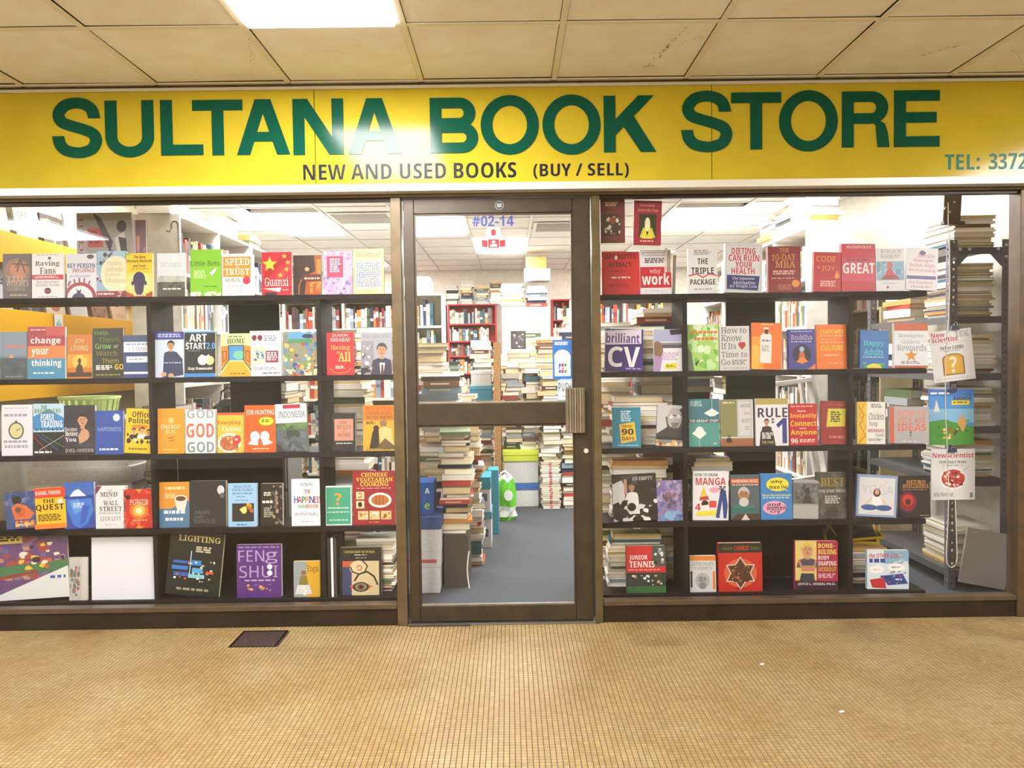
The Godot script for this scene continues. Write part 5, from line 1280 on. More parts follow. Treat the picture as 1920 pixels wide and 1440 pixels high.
	["orange paperback with two white cartoon figures and yellow bubble", "book", "book", -1.2158, 0.8120, -0.125, 0.1502, 0.2293, 0.0220, -0.050, 0.0000, "bg ef5a1c;t s fff2e8 .05 .1 .95 .22 JOB HUNTING;e .7 .34 .24 .09 f2e03a;x 3a6a20 .55 .3 .85 .37 2;e .33 .66 .15 .11 fbf6f0;e .65 .66 .15 .11 fbf6f0;p fbf6f0 .22 .74 .44 .74 .42 .85 .1 .82;p fbf6f0 .55 .74 .78 .74 .92 .8 .6 .86;n .26 .62 .72 .7 6 .02 3a2a20;x f8d0b0 .25 .91 .8 .94 1", ""],
	["photo-cover book of a lake under grey sky, tilted slightly", "book", "book", -1.0588, 0.8147, -0.125, 0.1528, 0.2324, 0.0240, -0.050, 0.0349, "bg 5a6458;r 0 0 1 .4 d8dde0;r .25 .02 .8 .1 b02a40;t s 2a3438 .1 .16 .95 .29 INDONESIA;n 0 .4 1 .55 20 .12 5a7a4a 6a8a54 44603c;r 0 .55 1 1 566068;n 0 .55 1 1 24 .13 4a5258 667078 39443c;p 2c3430 0 .8 .3 1 0 1", ""],
	["black book with a salmon square label", "book", "book", -0.8073, 0.8120, -0.125, 0.1115, 0.1848, 0.0240, -0.050, 0.0000, "bg 201e20;r .08 .15 .9 .72 cf8e78;t f 4a2a22 .3 .21 .65 .28 THE;t f 4a2a22 .2 .31 .8 .41 RULES;t f 4a2a22 .42 .44 .56 .49 OF;t f 4a2a22 .22 .52 .78 .62 WORK;x e8e4e0 .15 .78 .85 .81 1", ""],
	["mustard paperback with a dog and kneeling man", "book", "book", -0.6387, 0.8120, -0.125, 0.1530, 0.2215, 0.0220, -0.050, 0.0000, "bg cfa22a;r 0 0 1 .34 c07a20;t b d8481c .1 .03 .95 .12 HOW TO TRAIN;t b b8401c .1 .13 .9 .21 YOUR DOG;t b 8a3a1c .12 .23 .95 .3 IN SIX WEEKS;x 4a3410 .1 .36 .4 .42 2;p 2c2418 .2 .95 .3 .6 .38 .48 .5 .55 .52 .95;e .42 .5 .09 .06 2c2418;e .65 .4 .11 .08 8a6a40;p e0c480 .5 .55 .65 .46 .9 .52 .98 .9 .6 .95;p 6a5430 .4 .95 .7 .72 1 .9 1 .97;x 6a5210 .1 .96 .9 .98 1", ""],
	["book with a helmeted batsman in orange, leaning left", "book", "book", -2.3860, 0.4542, -0.125, 0.1478, 0.1789, 0.0180, -0.050, 0.0698, "bg 3c5288;n 0 0 1 .5 16 .15 5a6a98 34487c 7080a8;e .4 .22 .16 .12 2a2624;p d87040 .2 .4 .4 .3 .7 .38 .95 .6 .8 .75 .3 .75;e .5 .55 .16 .13 c86038;e .42 .48 .1 .08 7a4a34;n .3 .78 .95 .98 14 .1 e88a3c f0a850 c05a2a;x f0d0a0 .3 .86 .9 .94 2", ""],
	["yellow paperback with red head band and heavy black title", "book", "book", -2.2443, 0.4531, -0.125, 0.1556, 0.1978, 0.0260, -0.050, 0.0524, "bg f0c01e;r 0 0 1 .24 e04428;t b f8ece4 .08 .07 .85 .16 DANIEL YERGIN;t b 1c1814 .28 .27 .66 .37 THE;t b 1c1814 .06 .4 .94 .57 QUEST;e .84 .34 .09 .06 e4e0d8;x 6a5410 .12 .64 .9 .82 4;r 0 .88 1 1 ee8a2c", ""],
	["deep blue book with an iceberg above and below water", "book", "book", -2.1036, 0.4516, -0.125, 0.1504, 0.2245, 0.0200, -0.050, 0.0349, "bg 2448a8;r 0 0 1 .28 3a6ac0;p e8f2fa .2 .3 .35 .18 .5 .14 .62 .22 .75 .3;r 0 .3 1 .34 1c3a94;p 3a7ad8 .1 .36 .9 .36 .98 .62 .75 .9 .5 1 .3 .92 .12 .6;p 5a9ae8 .2 .4 .5 .36 .6 .6 .35 .7;x d0e0f8 .32 .44 .7 .56 3;p 2c5cc4 .6 .5 .85 .5 .7 .85 .5 .95", ""],
	["white book with grey serif title stacked in four lines", "book", "book", -1.9528, 0.4490, -0.125, 0.1453, 0.2068, 0.0240, -0.050, 0.0000, "bg e3e4e6;p 7a2c4a 0 0 .2 0 0 .2;t f 60646c .4 .08 .55 .13 THE;t F 4a5058 .15 .14 .72 .25 MIND;t f 60646c .42 .27 .54 .31 OF;t F 4a5058 .25 .34 .75 .45 WALL;t F 4a5058 .12 .48 .88 .59 STREET;x a0a4aa .1 .62 .9 .66 2;t f 4a5058 .15 .72 .85 .81 LEON LEVY;x a0a4aa .3 .9 .7 .92 1", ""],
	["red book with a bright sunburst at its centre", "book", "book", -1.8150, 0.4490, -0.125, 0.1505, 0.1892, 0.0180, -0.050, 0.0000, "bg c8281c;n 0 0 1 1 30 .1 d8402a b81c18 e05a34;e .5 .55 .3 .22 e8742c;e .5 .55 .2 .15 f4b84a;e .5 .55 .1 .075 fdf2c0;t f fbe8d0 .2 .26 .8 .4 POWER;p f0a03c .4 0 .6 0 .5 .1;p f0a03c .4 1 .6 1 .5 .9;x f0c890 .3 .78 .75 .82 1;e .14 .2 .08 .06 2a1c20", ""],
	["orange and blue paperback with a coffee cup", "book", "book", -1.6435, 0.4490, -0.125, 0.1454, 0.2207, 0.0200, -0.050, 0.0000, "bg df9432;r 0 .58 1 1 4a78a0;p 4a78a0 0 .7 1 .4 1 .7;x f4d8a0 .2 .1 .85 .18 1;x f0d090 .2 .24 .6 .36 3;e .72 .36 .22 .08 e8e2d8;p e4dcd0 .5 .36 .94 .36 .86 .62 .6 .62;e .72 .36 .17 .055 6a4426;x d8e4ee .15 .62 .9 .72 1;x d8e4ee .2 .78 .8 .87 1", ""],
	["plain charcoal book with small grey lettering near its foot", "book", "book", -1.4797, 0.4490, -0.125, 0.1766, 0.2263, 0.0280, -0.050, 0.0000, "bg 26252a;e .86 .2 .1 .1 d0ccd0;e .9 .32 .07 .06 6a5a60;t s 6a686e .12 .64 .55 .72 ARABS;t s 6a686e .12 .74 .38 .81 AND;t s 6a686e .12 .83 .7 .91 ISRAELIS", ""],
	["light blue paperback with a sunset photo panel", "book", "book", -1.3107, 0.4490, -0.125, 0.1403, 0.2108, 0.0180, -0.050, 0.0000, "bg 9cc8ea;t f 2a3a8c .2 .04 .8 .1 HEALTH IN;t f 2a3a8c .12 .12 .88 .18 YOUR HANDS;x 4a6a9a .15 .22 .85 .25 1;x 4a6a9a .3 .3 .6 .32 1;x 4a6a9a .25 .38 .7 .4 1;r .14 .46 .9 .88 2a2424;n .4 .46 .88 .7 10 .09 e0a03c f0c85a b86a28;e .55 .62 .1 .08 f8dc80;x 2a3a8c .3 .94 .65 .97 1", ""],
	["black paperback showing a dark carved face", "book", "book", -1.1689, 0.4490, -0.125, 0.1066, 0.2089, 0.0320, -0.050, 0.0000, "bg 1e1c1c;n .45 .05 1 .95 34 .09 6a5a4c 8a7a68 4a4038 a89a84 2c2622;x d8d4cc .15 .2 .5 .3 2;x e4e0d8 .08 .4 .55 .48 1;x 9aa890 .15 .56 .5 .8 5", ""],
	["white book with multicoloured capitals across the middle", "book", "book", -0.9970, 0.4490, -0.125, 0.1482, 0.2274, 0.0200, -0.050, 0.0000, "bg eceef2;x a0a0a8 .3 .08 .72 .15 2;t b c83048 .42 .22 .5 .31 T;t b 8a5aa0 .5 .22 .57 .31 H;t b e0902c .57 .22 .64 .31 E;t b 3a6ab0 .08 .37 .22 .51 H;t b c83048 .2 .37 .34 .51 A;t b 3a8a5a .34 .37 .45 .51 P;t b e0902c .45 .37 .56 .51 P;t b 8a3a8c .56 .37 .6 .51 I;t b 2a4a9a .6 .37 .74 .51 N;t b c83048 .74 .37 .98 .51 ESS;t b 3aa068 .22 .54 .5 .62 HAND;t b d0603c .5 .54 .88 .62 BOOK;x b0b0b8 .1 .72 .9 .78 2;x a0a0a8 .3 .9 .68 .92 1", ""],
	["teal green paperback with white border and orange question mark", "book", "book", -0.8423, 0.4490, -0.125, 0.1300, 0.1912, 0.0180, -0.050, 0.0000, "bg eaf2ee;r .04 .03 .96 .97 3fa382;t B f09a2c .34 .18 .62 .48 ?;x d8f0e4 .1 .54 .92 .58 1;x d8f0e4 .08 .65 .9 .68 1;x c0e4d4 .15 .85 .85 .89 1", ""],
	["large maroon cookbook with yellow title and plated food", "book", "book", -0.6679, 0.4490, -0.125, 0.2081, 0.2619, 0.0260, -0.050, 0.0000, "bg 98202c;t F f2d24a .2 .03 .82 .1 CHINESE;t F f2d24a .08 .12 .94 .19 VEGETARIAN;t F f2d24a .18 .2 .84 .28 COOKING;x e0a0a0 .1 .31 .9 .33 1;e .64 .54 .27 .14 f0ece4;e .64 .54 .21 .1 c07038;l 8a4020 .02 .55 .46 .55 .62;l 8a4020 .02 .63 .46 .63 .62;l 8a4020 .02 .71 .46 .71 .62;r .08 .38 .27 .52 ecd8a8;n .12 .4 .22 .5 5 .05 c07038;r .08 .55 .27 .69 ecd8a8;e .17 .62 .05 .05 2a1c18;r .12 .74 .36 .9 ecc88a;n .15 .77 .34 .88 6 .05 e8e0c8 b0783c;r .39 .74 .63 .9 ecc88a;n .42 .77 .6 .88 6 .05 f4f0e8 c05a3c;r .66 .74 .9 .9 ecc88a;n .69 .77 .87 .88 6 .05 e0c070 9a5a2c;x d0a060 .38 .94 .64 .96 1", ""],
	["large tilted sports poster book with tennis players and white corner", "magazine", "magazine", -2.3498, 0.1078, -0.125, 0.3744, 0.3200, 0.0140, -0.050, 0.0524, "bg 6a4a78;n 0 0 1 .7 50 .1 8a6a90 a04a4a 5a6a9a c08a70 7a5a88;r 0 0 .42 .14 d8c06a;x 4a3a20 .02 .03 .4 .11 2;p 4a7a54 0 .5 1 .42 1 .56 0 .7;n .35 .15 .95 .6 22 .06 e8c040 d06040 f0e0c8 3a2a40;p a03a3a 0 .66 .6 .56 .6 .6 0 .7;p dfe3e2 0 .95 1 .52 1 1 0 1;x 3a5aa8 .76 .66 .96 .72 1", ""],
	["grey paper booklet half hidden beside the blank white sheets", "booklet", "booklet", -2.1230, 0.0980, -0.125, 0.0885, 0.2092, 0.0120, -0.050, 0.0000, "bg c4c2ba;n .05 .2 .6 .9 24 .12 8a8c84 a06a60 6a7468;r .7 0 1 1 d4d0c4", ""],
	["blank white sheets of paper propped on the bottom shelf", "paper_pad", "paper", -1.8958, 0.0980, -0.125, 0.3227, 0.3056, 0.0160, -0.050, 0.0000, "bg e9ecf4", ""],
	["black book with spaced yellow title and night city lights, leaning", "book", "book", -1.5688, 0.1117, -0.125, 0.2630, 0.3115, 0.0260, -0.050, -0.1047, "bg 15161a;t F e8d88a .16 .06 .94 .15 LIGHTING;x c8c0a0 .5 .22 .8 .32 3;r .1 .46 .36 .5 2a6ac8;r .08 .54 .38 .6 2f7ad0;r .12 .64 .4 .7 2460b8;r .44 .44 .62 .52 3a86d8;r .46 .56 .66 .64 58a8e0;l d0e4f0 .015 .42 .3 .42 .7;r .4 .66 .7 .72 88d0d8;n .1 .44 .9 .78 26 .03 f0e8a0 e05040 a0e0f0 f8f8f0;r .72 .6 .86 .64 e8482c;x a89a80 .2 .88 .8 .93 1", ""],
	["purple book with big thin outlined capital letters", "book", "book", -1.2385, 0.0980, -0.125, 0.2189, 0.2595, 0.0280, -0.050, 0.0000, "bg 5b2d7e;x a890c0 .05 .04 .95 .07 1;t s b49ccc .04 .11 .62 .32 FEN;t s b49ccc .64 .14 .92 .36 g;t s b49ccc .06 .4 .92 .62 SHUI;e .74 .42 .06 .05 f0ecf4;e .74 .54 .06 .05 f0ecf4;x c0a8d0 .18 .66 .85 .7 1;n .1 .74 .9 .92 12 .05 c8903c 8a5aa0 e0b060", ""],
	["grey and yellow booklet with a seated figure", "book", "book", -1.0051, 0.0980, -0.125, 0.1278, 0.1747, 0.0180, -0.050, 0.0000, "bg d9a92c;r 0 0 .5 1 98a4a4;t f 4a3a20 .5 .12 .95 .34 Yoga;e .38 .32 .1 .07 8a6a44;p 8a7a34 .26 .4 .5 .4 .56 .66 .2 .66;p d8dcd8 .15 .66 .6 .66 .7 .92 .05 .92;n .3 .7 .5 .95 8 .06 f0f0e8", ""],
	["black book with a stylised eye painting and yellow title", "book", "book", -0.7399, 0.0980, -0.125, 0.2035, 0.2393, 0.0240, -0.050, 0.0000, "bg 1e1c20;t s d8c850 .1 .07 .84 .12 CONTEMPORARY ART IN INDIA;x e8e4dc .35 .15 .65 .17 1;x b8b0a0 .38 .21 .64 .23 1;r .06 .28 .94 .98 d8c498;r .06 .28 .5 .4 c2603c;r .06 .4 .28 .98 38406e;e .45 .42 .22 .15 e0cca0;l 1e1820 .03 .25 .4 .3 .5 .45 .55 .6 .5 .66 .38 .55 .28;l b04a34 .02 .4 .42 .45 .37 .53 .4 .5 .47 .42 .46;l 1e1820 .04 .35 .68 .45 .55 .65 .5 .82 .6 .9 .76;p c86a48 .22 .8 .36 .74 .36 .88;p c86a48 .78 .8 .64 .74 .64 .88;e .5 .81 .19 .1 1e1820;e .5 .81 .15 .08 7a8a70;e .5 .81 .08 .055 8c3a30;e .5 .81 .04 .03 141014;p e8dcb8 .3 1 .6 .9 .94 .92 .94 .98 .3 .98", ""],
	["brown paperback hung high at the window's left edge", "book", "book", 0.5000, 1.7945, -0.050, 0.1162, 0.2081, 0.0160, -0.010, 0.0000, "bg 6e2f26;x d8b8a0 .2 .08 .75 .18 2;r .12 .36 .82 .84 3a2a22;n .14 .38 .8 .82 20 .08 d8ccb0 8a6a4a e8e0cc 5a3a2a;e .5 .5 .14 .09 8a4a34", ""],
	["crimson paperback with a yellow lotus panel hung near the ceiling", "book", "book", 0.6617, 1.7824, -0.050, 0.1314, 0.2082, 0.0160, -0.010, -0.0349, "bg a01f3c;t f e8c0a8 .2 .07 .75 .15 Patanjali;t f e8c0a8 .14 .18 .88 .26 Ayurvedic Yoga;r .2 .3 .82 .86 2c3418;p d8cc3a .22 .84 .35 .6 .5 .78 .65 .6 .8 .84;p e8e04a .3 .86 .42 .55 .5 .86;p e8e04a .7 .86 .58 .55 .5 .86;e .5 .54 .1 .16 f0eebc;x f0c8b8 .25 .9 .72 .94 1", ""],
	["red paperback with dark capitals, nearest the door on the top shelf", "book", "book", 0.5479, 1.5530, -0.125, 0.1833, 0.2108, 0.0200, -0.050, 0.0000, "bg cf2c2e;t b 3a1818 .08 .06 .9 .17 OPPOSITES;t b 3a1818 .18 .25 .78 .36 ATTRACT;e .38 .14 .04 .05 f4f0ec;x a01c20 .2 .44 .7 .47 1;x f4dcd4 .25 .58 .75 .63 1;x a01c20 .2 .75 .85 .82 2", ""],
	["white paperback with a red block and large white lowercase word", "book", "book", 0.7173, 1.5530, -0.125, 0.1498, 0.2163, 0.0200, -0.050, 0.0000, "bg e6e6ea;l 50505a .01 .08 .06 .92 .06 .92 .13 .08 .13 .08 .06;x 50505a .15 .18 .88 .3 3;r 0 .38 1 .85 c81f36;t f f4d8d8 .3 .42 .66 .55 why;t B fbf6f4 .05 .52 .95 .78 work;x d0d0d8 .15 .9 .85 .94 1", ""],
	["white paperback with bold black title and red ribbon", "book", "book", 0.9461, 1.5530, -0.125, 0.1421, 0.2211, 0.0240, -0.050, 0.0000, "bg e8eaec;x a0a49a .2 .03 .8 .15 3;t B 1a1c20 .32 .22 .68 .35 THE;t B 1a1c20 .1 .42 .88 .56 TRIPLE;l c8283a .04 .02 .6 .3 .56 .5 .64 .72 .56 .98 .6;t B 1a1c20 .06 .68 .92 .8 PACKAGE;x a0a4aa .2 .88 .8 .92 1", ""],
	["pale grey book with red title over a navy block", "book", "book", 1.1389, 1.5562, -0.125, 0.1809, 0.2392, 0.0300, -0.050, -0.0349, "bg dfe1e4;l a8acb4 .01 .04 .04 .96 .04 .96 .96 .04 .96 .04 .04;t B c8203c .18 .09 .82 .22 DIETING;t B c8203c .1 .23 .92 .36 CAN RUIN;t B c8203c .28 .37 .74 .49 YOUR;t B c8203c .18 .5 .8 .62 HEALTH;p 2a2f78 .06 .64 .94 .66 .9 .95 .06 .93;t f e4e6f4 .2 .68 .8 .75 The Japanese;t f e4e6f4 .22 .76 .82 .83 Alternative;t f e4e6f4 .14 .84 .86 .91 for Weight Loss", ""],
	["dark red book with gold serif title and orange seal", "book", "book", 1.3421, 1.5530, -0.125, 0.1578, 0.2263, 0.0280, -0.050, 0.0000, "bg 8c1f2e;t f dcb04a .36 .04 .66 .13 THE;t f dcb04a .12 .17 .86 .3 10-DAY;t f dcb04a .22 .32 .84 .46 MBA;x e0b0a0 .15 .52 .85 .62 2;x f0c8b8 .1 .68 .8 .7 1;t f d89a80 .3 .82 .7 .93 SILBIGER;e .84 .8 .12 .08 ec9a2c", ""],
	["scarlet book with orange capitals and small padlock", "book", "book", 1.5466, 1.5553, -0.125, 0.1320, 0.1929, 0.0220, -0.050, -0.0349, "bg c0202a;t s f0a83c .1 .1 .8 .24 CODE;t s f0c0a0 .12 .36 .24 .42 TO;t s f0a83c .28 .34 .78 .49 JOY;e .86 .6 .09 .07 e8a040;l e8a040 .03 .82 .54 .84 .48 .9 .5 .9 .56;x f0c0b0 .25 .72 .85 .88 3", ""],
	["tall pinkish red book with one huge white word", "book", "book", 1.6994, 1.5544, -0.125, 0.1630, 0.2320, 0.0260, -0.050, -0.0175, "bg c8283c;r 0 .3 1 .78 d04460;x e8b8b8 .15 .04 .9 .1 2;x 8c3048 .15 .32 .85 .37 1;t B faf4f2 .04 .4 .98 .62 GREAT;r 0 .92 1 1 c02034", ""],
	["white book with a red figure on a blue cloud panel", "book", "book", 1.8562, 1.5530, -0.125, 0.1398, 0.2095, 0.0200, -0.050, 0.0000, "bg e8e8ea;t f 707680 .18 .03 .88 .11 WORLDS IN;t f 707680 .18 .14 .85 .23 HARMONY;r .02 .3 .98 .74 8ab4d0;n .04 .32 .96 .6 16 .1 b0cce0 6a9ac0;e .48 .4 .1 .09 c8645a;p c8504a .3 .72 .36 .52 .48 .46 .6 .52 .68 .72;p a83c3c .16 .72 .3 .62 .7 .62 .84 .72;x b8bcc4 .25 .8 .7 .83 1;e .4 .9 .04 .03 a02a3a", ""],
	["white paperback with pink serif title and violet strip", "book", "book", 2.0052, 1.5570, -0.125, 0.1528, 0.2050, 0.0220, -0.050, -0.0524, "bg eceaf0;e .5 .12 .1 .06 6a3a8c;t f c04a7a .35 .13 .9 .23 Minute;t f c04a7a .2 .25 .85 .35 Manager;t f d04a6a .1 .37 .9 .47 Builds High;t f d04a6a .08 .49 .92 .58 Performing;r .02 .66 .95 .74 6a5aa0;t f c07a9a .1 .78 .85 .85 Ken Blanchard;x d0a0b0 .15 .9 .85 .95 2", ""],
	["large purple and white book with two huge white capitals", "book", "book", 0.5574, 1.1832, -0.125, 0.1840, 0.2052, 0.0260, -0.050, -0.0349, "bg 35287c;p e4dcec 0 .04 .95 0 .95 .34 0 .38;t b 5a3a90 .02 .1 .9 .33 brilliant;t B fbfafc .08 .42 .92 .9 CV;x c0b0e0 .55 .92 .95 .96 1", ""],
	["white book with a violet top and brown silhouette head", "book", "book", 0.7755, 1.1800, -0.125, 0.1374, 0.2050, 0.0220, -0.050, 0.0000, "bg f0eef4;r 0 0 1 .3 b0b4d8;r 0 .32 1 .37 8a8c94;r 0 .37 1 .45 5a5660;e .12 .5 .2 .22 8a6a58;p b090c0 0 .62 .3 .66 .2 1 0 1;x c8b0d8 .3 .55 .9 .75 4;p e8dc3a .38 .82 .78 .8 .8 .94 .36 .96;x 7a7420 .42 .85 .74 .91 2;p 2c2a34 .55 .02 1 .0 1 .12 .6 .14", ""],
	["fresh green paperback with blurred white leaf light", "book", "book", 0.9455, 1.1800, -0.125, 0.1504, 0.2260, 0.0200, -0.050, 0.0000, "bg a8d874;n 0 0 1 1 44 .14 c8ecaa 8ac85a e8f8dc 74b848 d8f2c0;x e0783a .1 .14 .95 .22 1;x e0783a .22 .28 .95 .36 1;p 6a7a64 0 .5 .12 .6 .2 1 0 1;p 2a3424 .22 .84 .38 .76 .28 .9", ""],
	["pale grey book with a tall serif title and small red heart", "book", "book", 1.0987, 1.1800, -0.125, 0.1452, 0.2162, 0.0220, -0.050, 0.0000, "bg d9d9da;t f 4a4c52 .06 .03 .9 .16 How to;t f 4a4c52 .05 .2 .75 .34 Know;t f 4a4c52 .05 .38 .55 .52 If Its;t f 4a4c52 .05 .57 .92 .7 Time to;t f 4a4c52 .04 .75 .34 .88 Go;e .7 .42 .07 .06 b83038;e .8 .42 .07 .06 b83038;p b83038 .63 .43 .87 .43 .75 .54;x 909298 .4 .76 .9 .88 3;x 909298 .1 .94 .9 .96 1", ""],
	["orange book with a white pump bottle", "book", "book", 1.2519, 1.1825, -0.125, 0.1453, 0.2271, 0.0220, -0.050, -0.0349, "bg ee7a24;r 0 .3 .4 1 f4a83a;r 0 .5 .25 1 f6c04a;p f0f0ee .28 .28 .36 .22 .58 .22 .66 .28 .66 .86 .28 .86;r .42 .12 .54 .24 5a2c20;r .38 .1 .56 .14 f4e4d8;x 8a8a8a .34 .36 .62 .42 1;x b0b0b0 .33 .48 .62 .62 4;x f0c8a0 .3 .02 .7 .06 1", ""],
	["violet paperback with an orange-robed seated figure in a circle", "book", "book", 1.4259, 1.1800, -0.125, 0.1298, 0.1964, 0.0200, -0.050, 0.0000, "bg 3f3f96;x a8b0e0 .1 .04 .9 .08 1;t f d8b8d8 .1 .14 .9 .26 Buddha;x c0c8f0 .1 .3 .9 .33 1;e .5 .62 .36 .24 1c1a3a;e .5 .5 .09 .07 a8c0e0;p d8602c .36 .78 .42 .58 .5 .54 .58 .58 .66 .78;p e88a3c .28 .8 .5 .68 .74 .8 .5 .86;p e88040 1 .86 1 1 .7 1", ""],
	["bright orange paperback with yellow capitals and thin white lines", "book", "book", 1.5753, 1.1800, -0.125, 0.1532, 0.2177, 0.0220, -0.050, 0.0000, "bg f07a16;t b f8d22c .12 .12 .88 .21 CUSTOMER;x f8c07a .1 .24 .85 .28 1;x f8b060 .1 .32 .6 .35 1;x f8c07a .1 .39 .88 .42 1;t b f8d22c .14 .47 .84 .58 CULTURE;x f8d0a0 .22 .67 .78 .71 2;x f8d0a0 .35 .86 .85 .88 1", ""],
	["sky blue paperback with bright script title and yellow sunrise", "book", "book", 1.7768, 1.1824, -0.125, 0.1403, 0.1840, 0.0220, -0.050, -0.0349, "bg 2f74c0;t f 5ae0d8 .12 .27 .82 .44 Happy;t f 5ae0d8 .14 .48 .8 .66 Adults;x c0e0f4 .1 .7 .85 .73 1;n .1 .85 .9 1 10 .1 60c060 48a878;e .5 1 .26 .12 f0e03c", ""],
	["white book with orange top band and a five-pointed orange star", "book", "book", 1.9575, 1.1814, -0.125, 0.1637, 0.2178, 0.0240, -0.050, -0.0175, "bg e6ebf0;r 0 0 1 .17 c8602c;r 0 .95 1 1 c8602c;x 8a9098 .45 .1 .55 .12 1;t f 8a94a0 .12 .24 .85 .34 Managers;t f 8a94a0 .2 .37 .75 .46 Guide to;t f 7a8694 .08 .48 .95 .62 Rewards;s .5 .73 .2 d8922c;x 9098a0 .2 .85 .8 .92 2", ""],
	["white magazine with a toast slice and question mark, clipped and tilted", "magazine", "magazine", 2.2096, 1.1126, -0.190, 0.2063, 0.2532, 0.0050, -0.010, 0.1047, "bg ecedf0;t B c8284a .03 .03 .36 .12 New;t B c8284a .03 .12 .66 .22 Scientist;x b0b4bc .62 .04 .96 .16 4;l c0c4c8 .008 .02 .25 .97 .25;t B 3a3c40 .22 .31 .78 .38 FAT or CARBS;x 8a8c90 .3 .4 .7 .42 1;e .5 .56 .26 .1 8a5a20;r .24 .56 .76 .88 8a5a20;e .5 .56 .23 .08 e4b23c;r .27 .56 .73 .86 e4b23c;t B fbf2d8 .4 .52 .58 .84 ?;x c0c4c8 .05 .94 .9 .96 1", ""],
	["teal paperback with a yellow tag on string", "book", "book", 0.5701, 0.8100, -0.125, 0.1378, 0.1967, 0.0220, -0.050, 0.0000, "bg 2a8aa8;x c8e8f0 .3 .08 .7 .36 5;p f0c83c .24 .42 .78 .36 .84 .82 .3 .9;t b 2c2a20 .32 .44 .7 .5 YOUR FIRST;t B 1c1c1c .32 .53 .74 .68 90;t b 2c2a20 .34 .73 .76 .82 DAYS;x e4f0f4 .18 .93 .9 .96 1", ""],
	["book with a black and white close-up of an elderly face in glasses", "book", "book", 0.7810, 0.8136, -0.125, 0.1378, 0.2016, 0.0220, -0.050, -0.0524, "bg 8a8a8c;r 0 0 1 .7 c8c8ca;p 4a4a4c .3 .3 .9 .05 1 .1 1 .6 .4 .66;e .62 .32 .26 .26 b4b2b0;l 1c1c1e .03 .42 .26 .56 .24 .7 .26 .84 .24;e .5 .28 .07 .05 e0e0e0;e .76 .27 .07 .05 e0e0e0;p 3a3a3c 0 .7 .4 .52 .95 .58 1 .78 0 .78;p 7a7874 .5 .42 .8 .42 .7 .56 .55 .56;r 0 .78 1 .84 222222;n 0 .84 1 .99 14 .1 c86a3a e0b070 a03a2c e8d8b0", ""],
	["teal two-tone book with two white pendant lamps", "book", "book", 0.9489, 0.8100, -0.125, 0.1509, 0.2331, 0.0240, -0.050, 0.0000, "bg 4f9a94;r 0 0 1 .44 3a7888;x b0d0d4 .06 .04 .45 .16 4;l e8f0ee .01 .76 0 .76 .24;p f2f4ee .5 .3 .76 .2 1 .3 .84 .36 .7 .37;r 0 .42 1 .5 20424c;t b e4eeec .03 .43 .97 .49 THE BRIGHT STUFF;e .35 .68 .14 .1 eef2ec;p f2f4ee .1 .72 .36 .6 .58 .72 .36 .84;l e8f0ee .01 .34 .84 .34 1;x b8dcd4 .8 .92 .95 .96 1", ""],
	["book with an olive door, white door and small black bag", "book", "book", 1.1104, 0.8100, -0.125, 0.1561, 0.2284, 0.0240, -0.050, 0.0000, "bg d8d6cc;r 0 0 .5 .8 8a8a58;x d8d8c0 .06 .05 .45 .1 1;r .5 0 .96 .82 c4c4c6;r .55 .06 .9 .76 d6d6d8;t f 3a3a3c .6 .1 .92 .17 ANATOMY;t f 3a3a3c .72 .27 .88 .33 OF A;t f 3a3a3c .64 .42 .9 .49 SECRET;t f 3a3a3c .74 .58 .88 .65 LIFE;r 0 .83 1 1 a0643c;p 2c2a28 .14 .92 .18 .82 .3 .82 .34 .92;l 2c2a28 .02 .2 .82 .24 .76 .28 .82", ""],
	["white book with gold top, navy numeral and man in black", "book", "book", 1.2810, 0.8100, -0.125, 0.1588, 0.2313, 0.0220, -0.050, 0.0000, "bg e9eaee;r 0 0 1 .13 b8a860;t B 22294e .06 .2 .98 .4 RULE;t B 2a3a8c .62 .42 .95 .95 1;x 60646c .48 .42 .58 .54 2;h .33 .5 .08 c89478 4a3424 1c1c22;p 1c1c22 .1 1 .14 .7 .33 .6 .52 .7 .6 1;x e4e0d4 .18 .72 .54 .86 4;t b c8b060 .18 .9 .54 .95 PHIL TOWN", ""],
	["red paperback with bold yellow title lines", "book", "book", 1.4335, 0.8100, -0.125, 0.1354, 0.2032, 0.0220, -0.050, 0.0000, "bg c01c2a;x f0b0a0 .05 .05 .9 .09 1;t b f4e0d0 .3 .15 .6 .2 How to;t b f6c83c .03 .23 .97 .37 Instantly;t b f6c83c .03 .41 .97 .54 Connect;t b f4e0d0 .35 .57 .6 .61 with;t b f6c83c .03 .63 .97 .78 Anyone;t b f8ecdc .04 .83 .3 .95 96;x f0c8b8 .36 .85 .95 .94 2", ""],
	["brick red hardcover with a yellow-green sticky note", "book", "book", 1.5925, 0.8125, -0.125, 0.1459, 0.2114, 0.0260, -0.050, -0.0349, "bg 982a28;x c86a60 .2 .08 .75 .1 1;p d8d244 .2 .18 .8 .17 .78 .58 .16 .6;x 5a5820 .3 .24 .66 .5 5;x c87a6c .25 .8 .75 .88 1;x b85a50 .35 .94 .6 .96 1", ""],
	["white and gold paperback with swirling yellow strands", "book", "book", 1.7633, 0.8112, -0.125, 0.1381, 0.2065, 0.0220, -0.050, -0.0175, "bg ecebe6;r 0 0 .34 1 f0c83a;l c8862a .04 .05 .1 .25 .3 .1 .55 .3 .8 .05 .98;l e8a83a .05 .3 0 .1 .3 .3 .6 .1 .9;t f 2c2a30 .42 .26 .95 .42 Chicken;t f 2c2a30 .42 .46 .72 .6 Soup;t b c02840 .38 .64 .95 .72 WOMANS;t f 2c2a30 .66 .74 .95 .82 Soul;x 8a8a8a .4 .86 .95 .93 3;x 909090 .5 .05 .9 .15 2", ""],
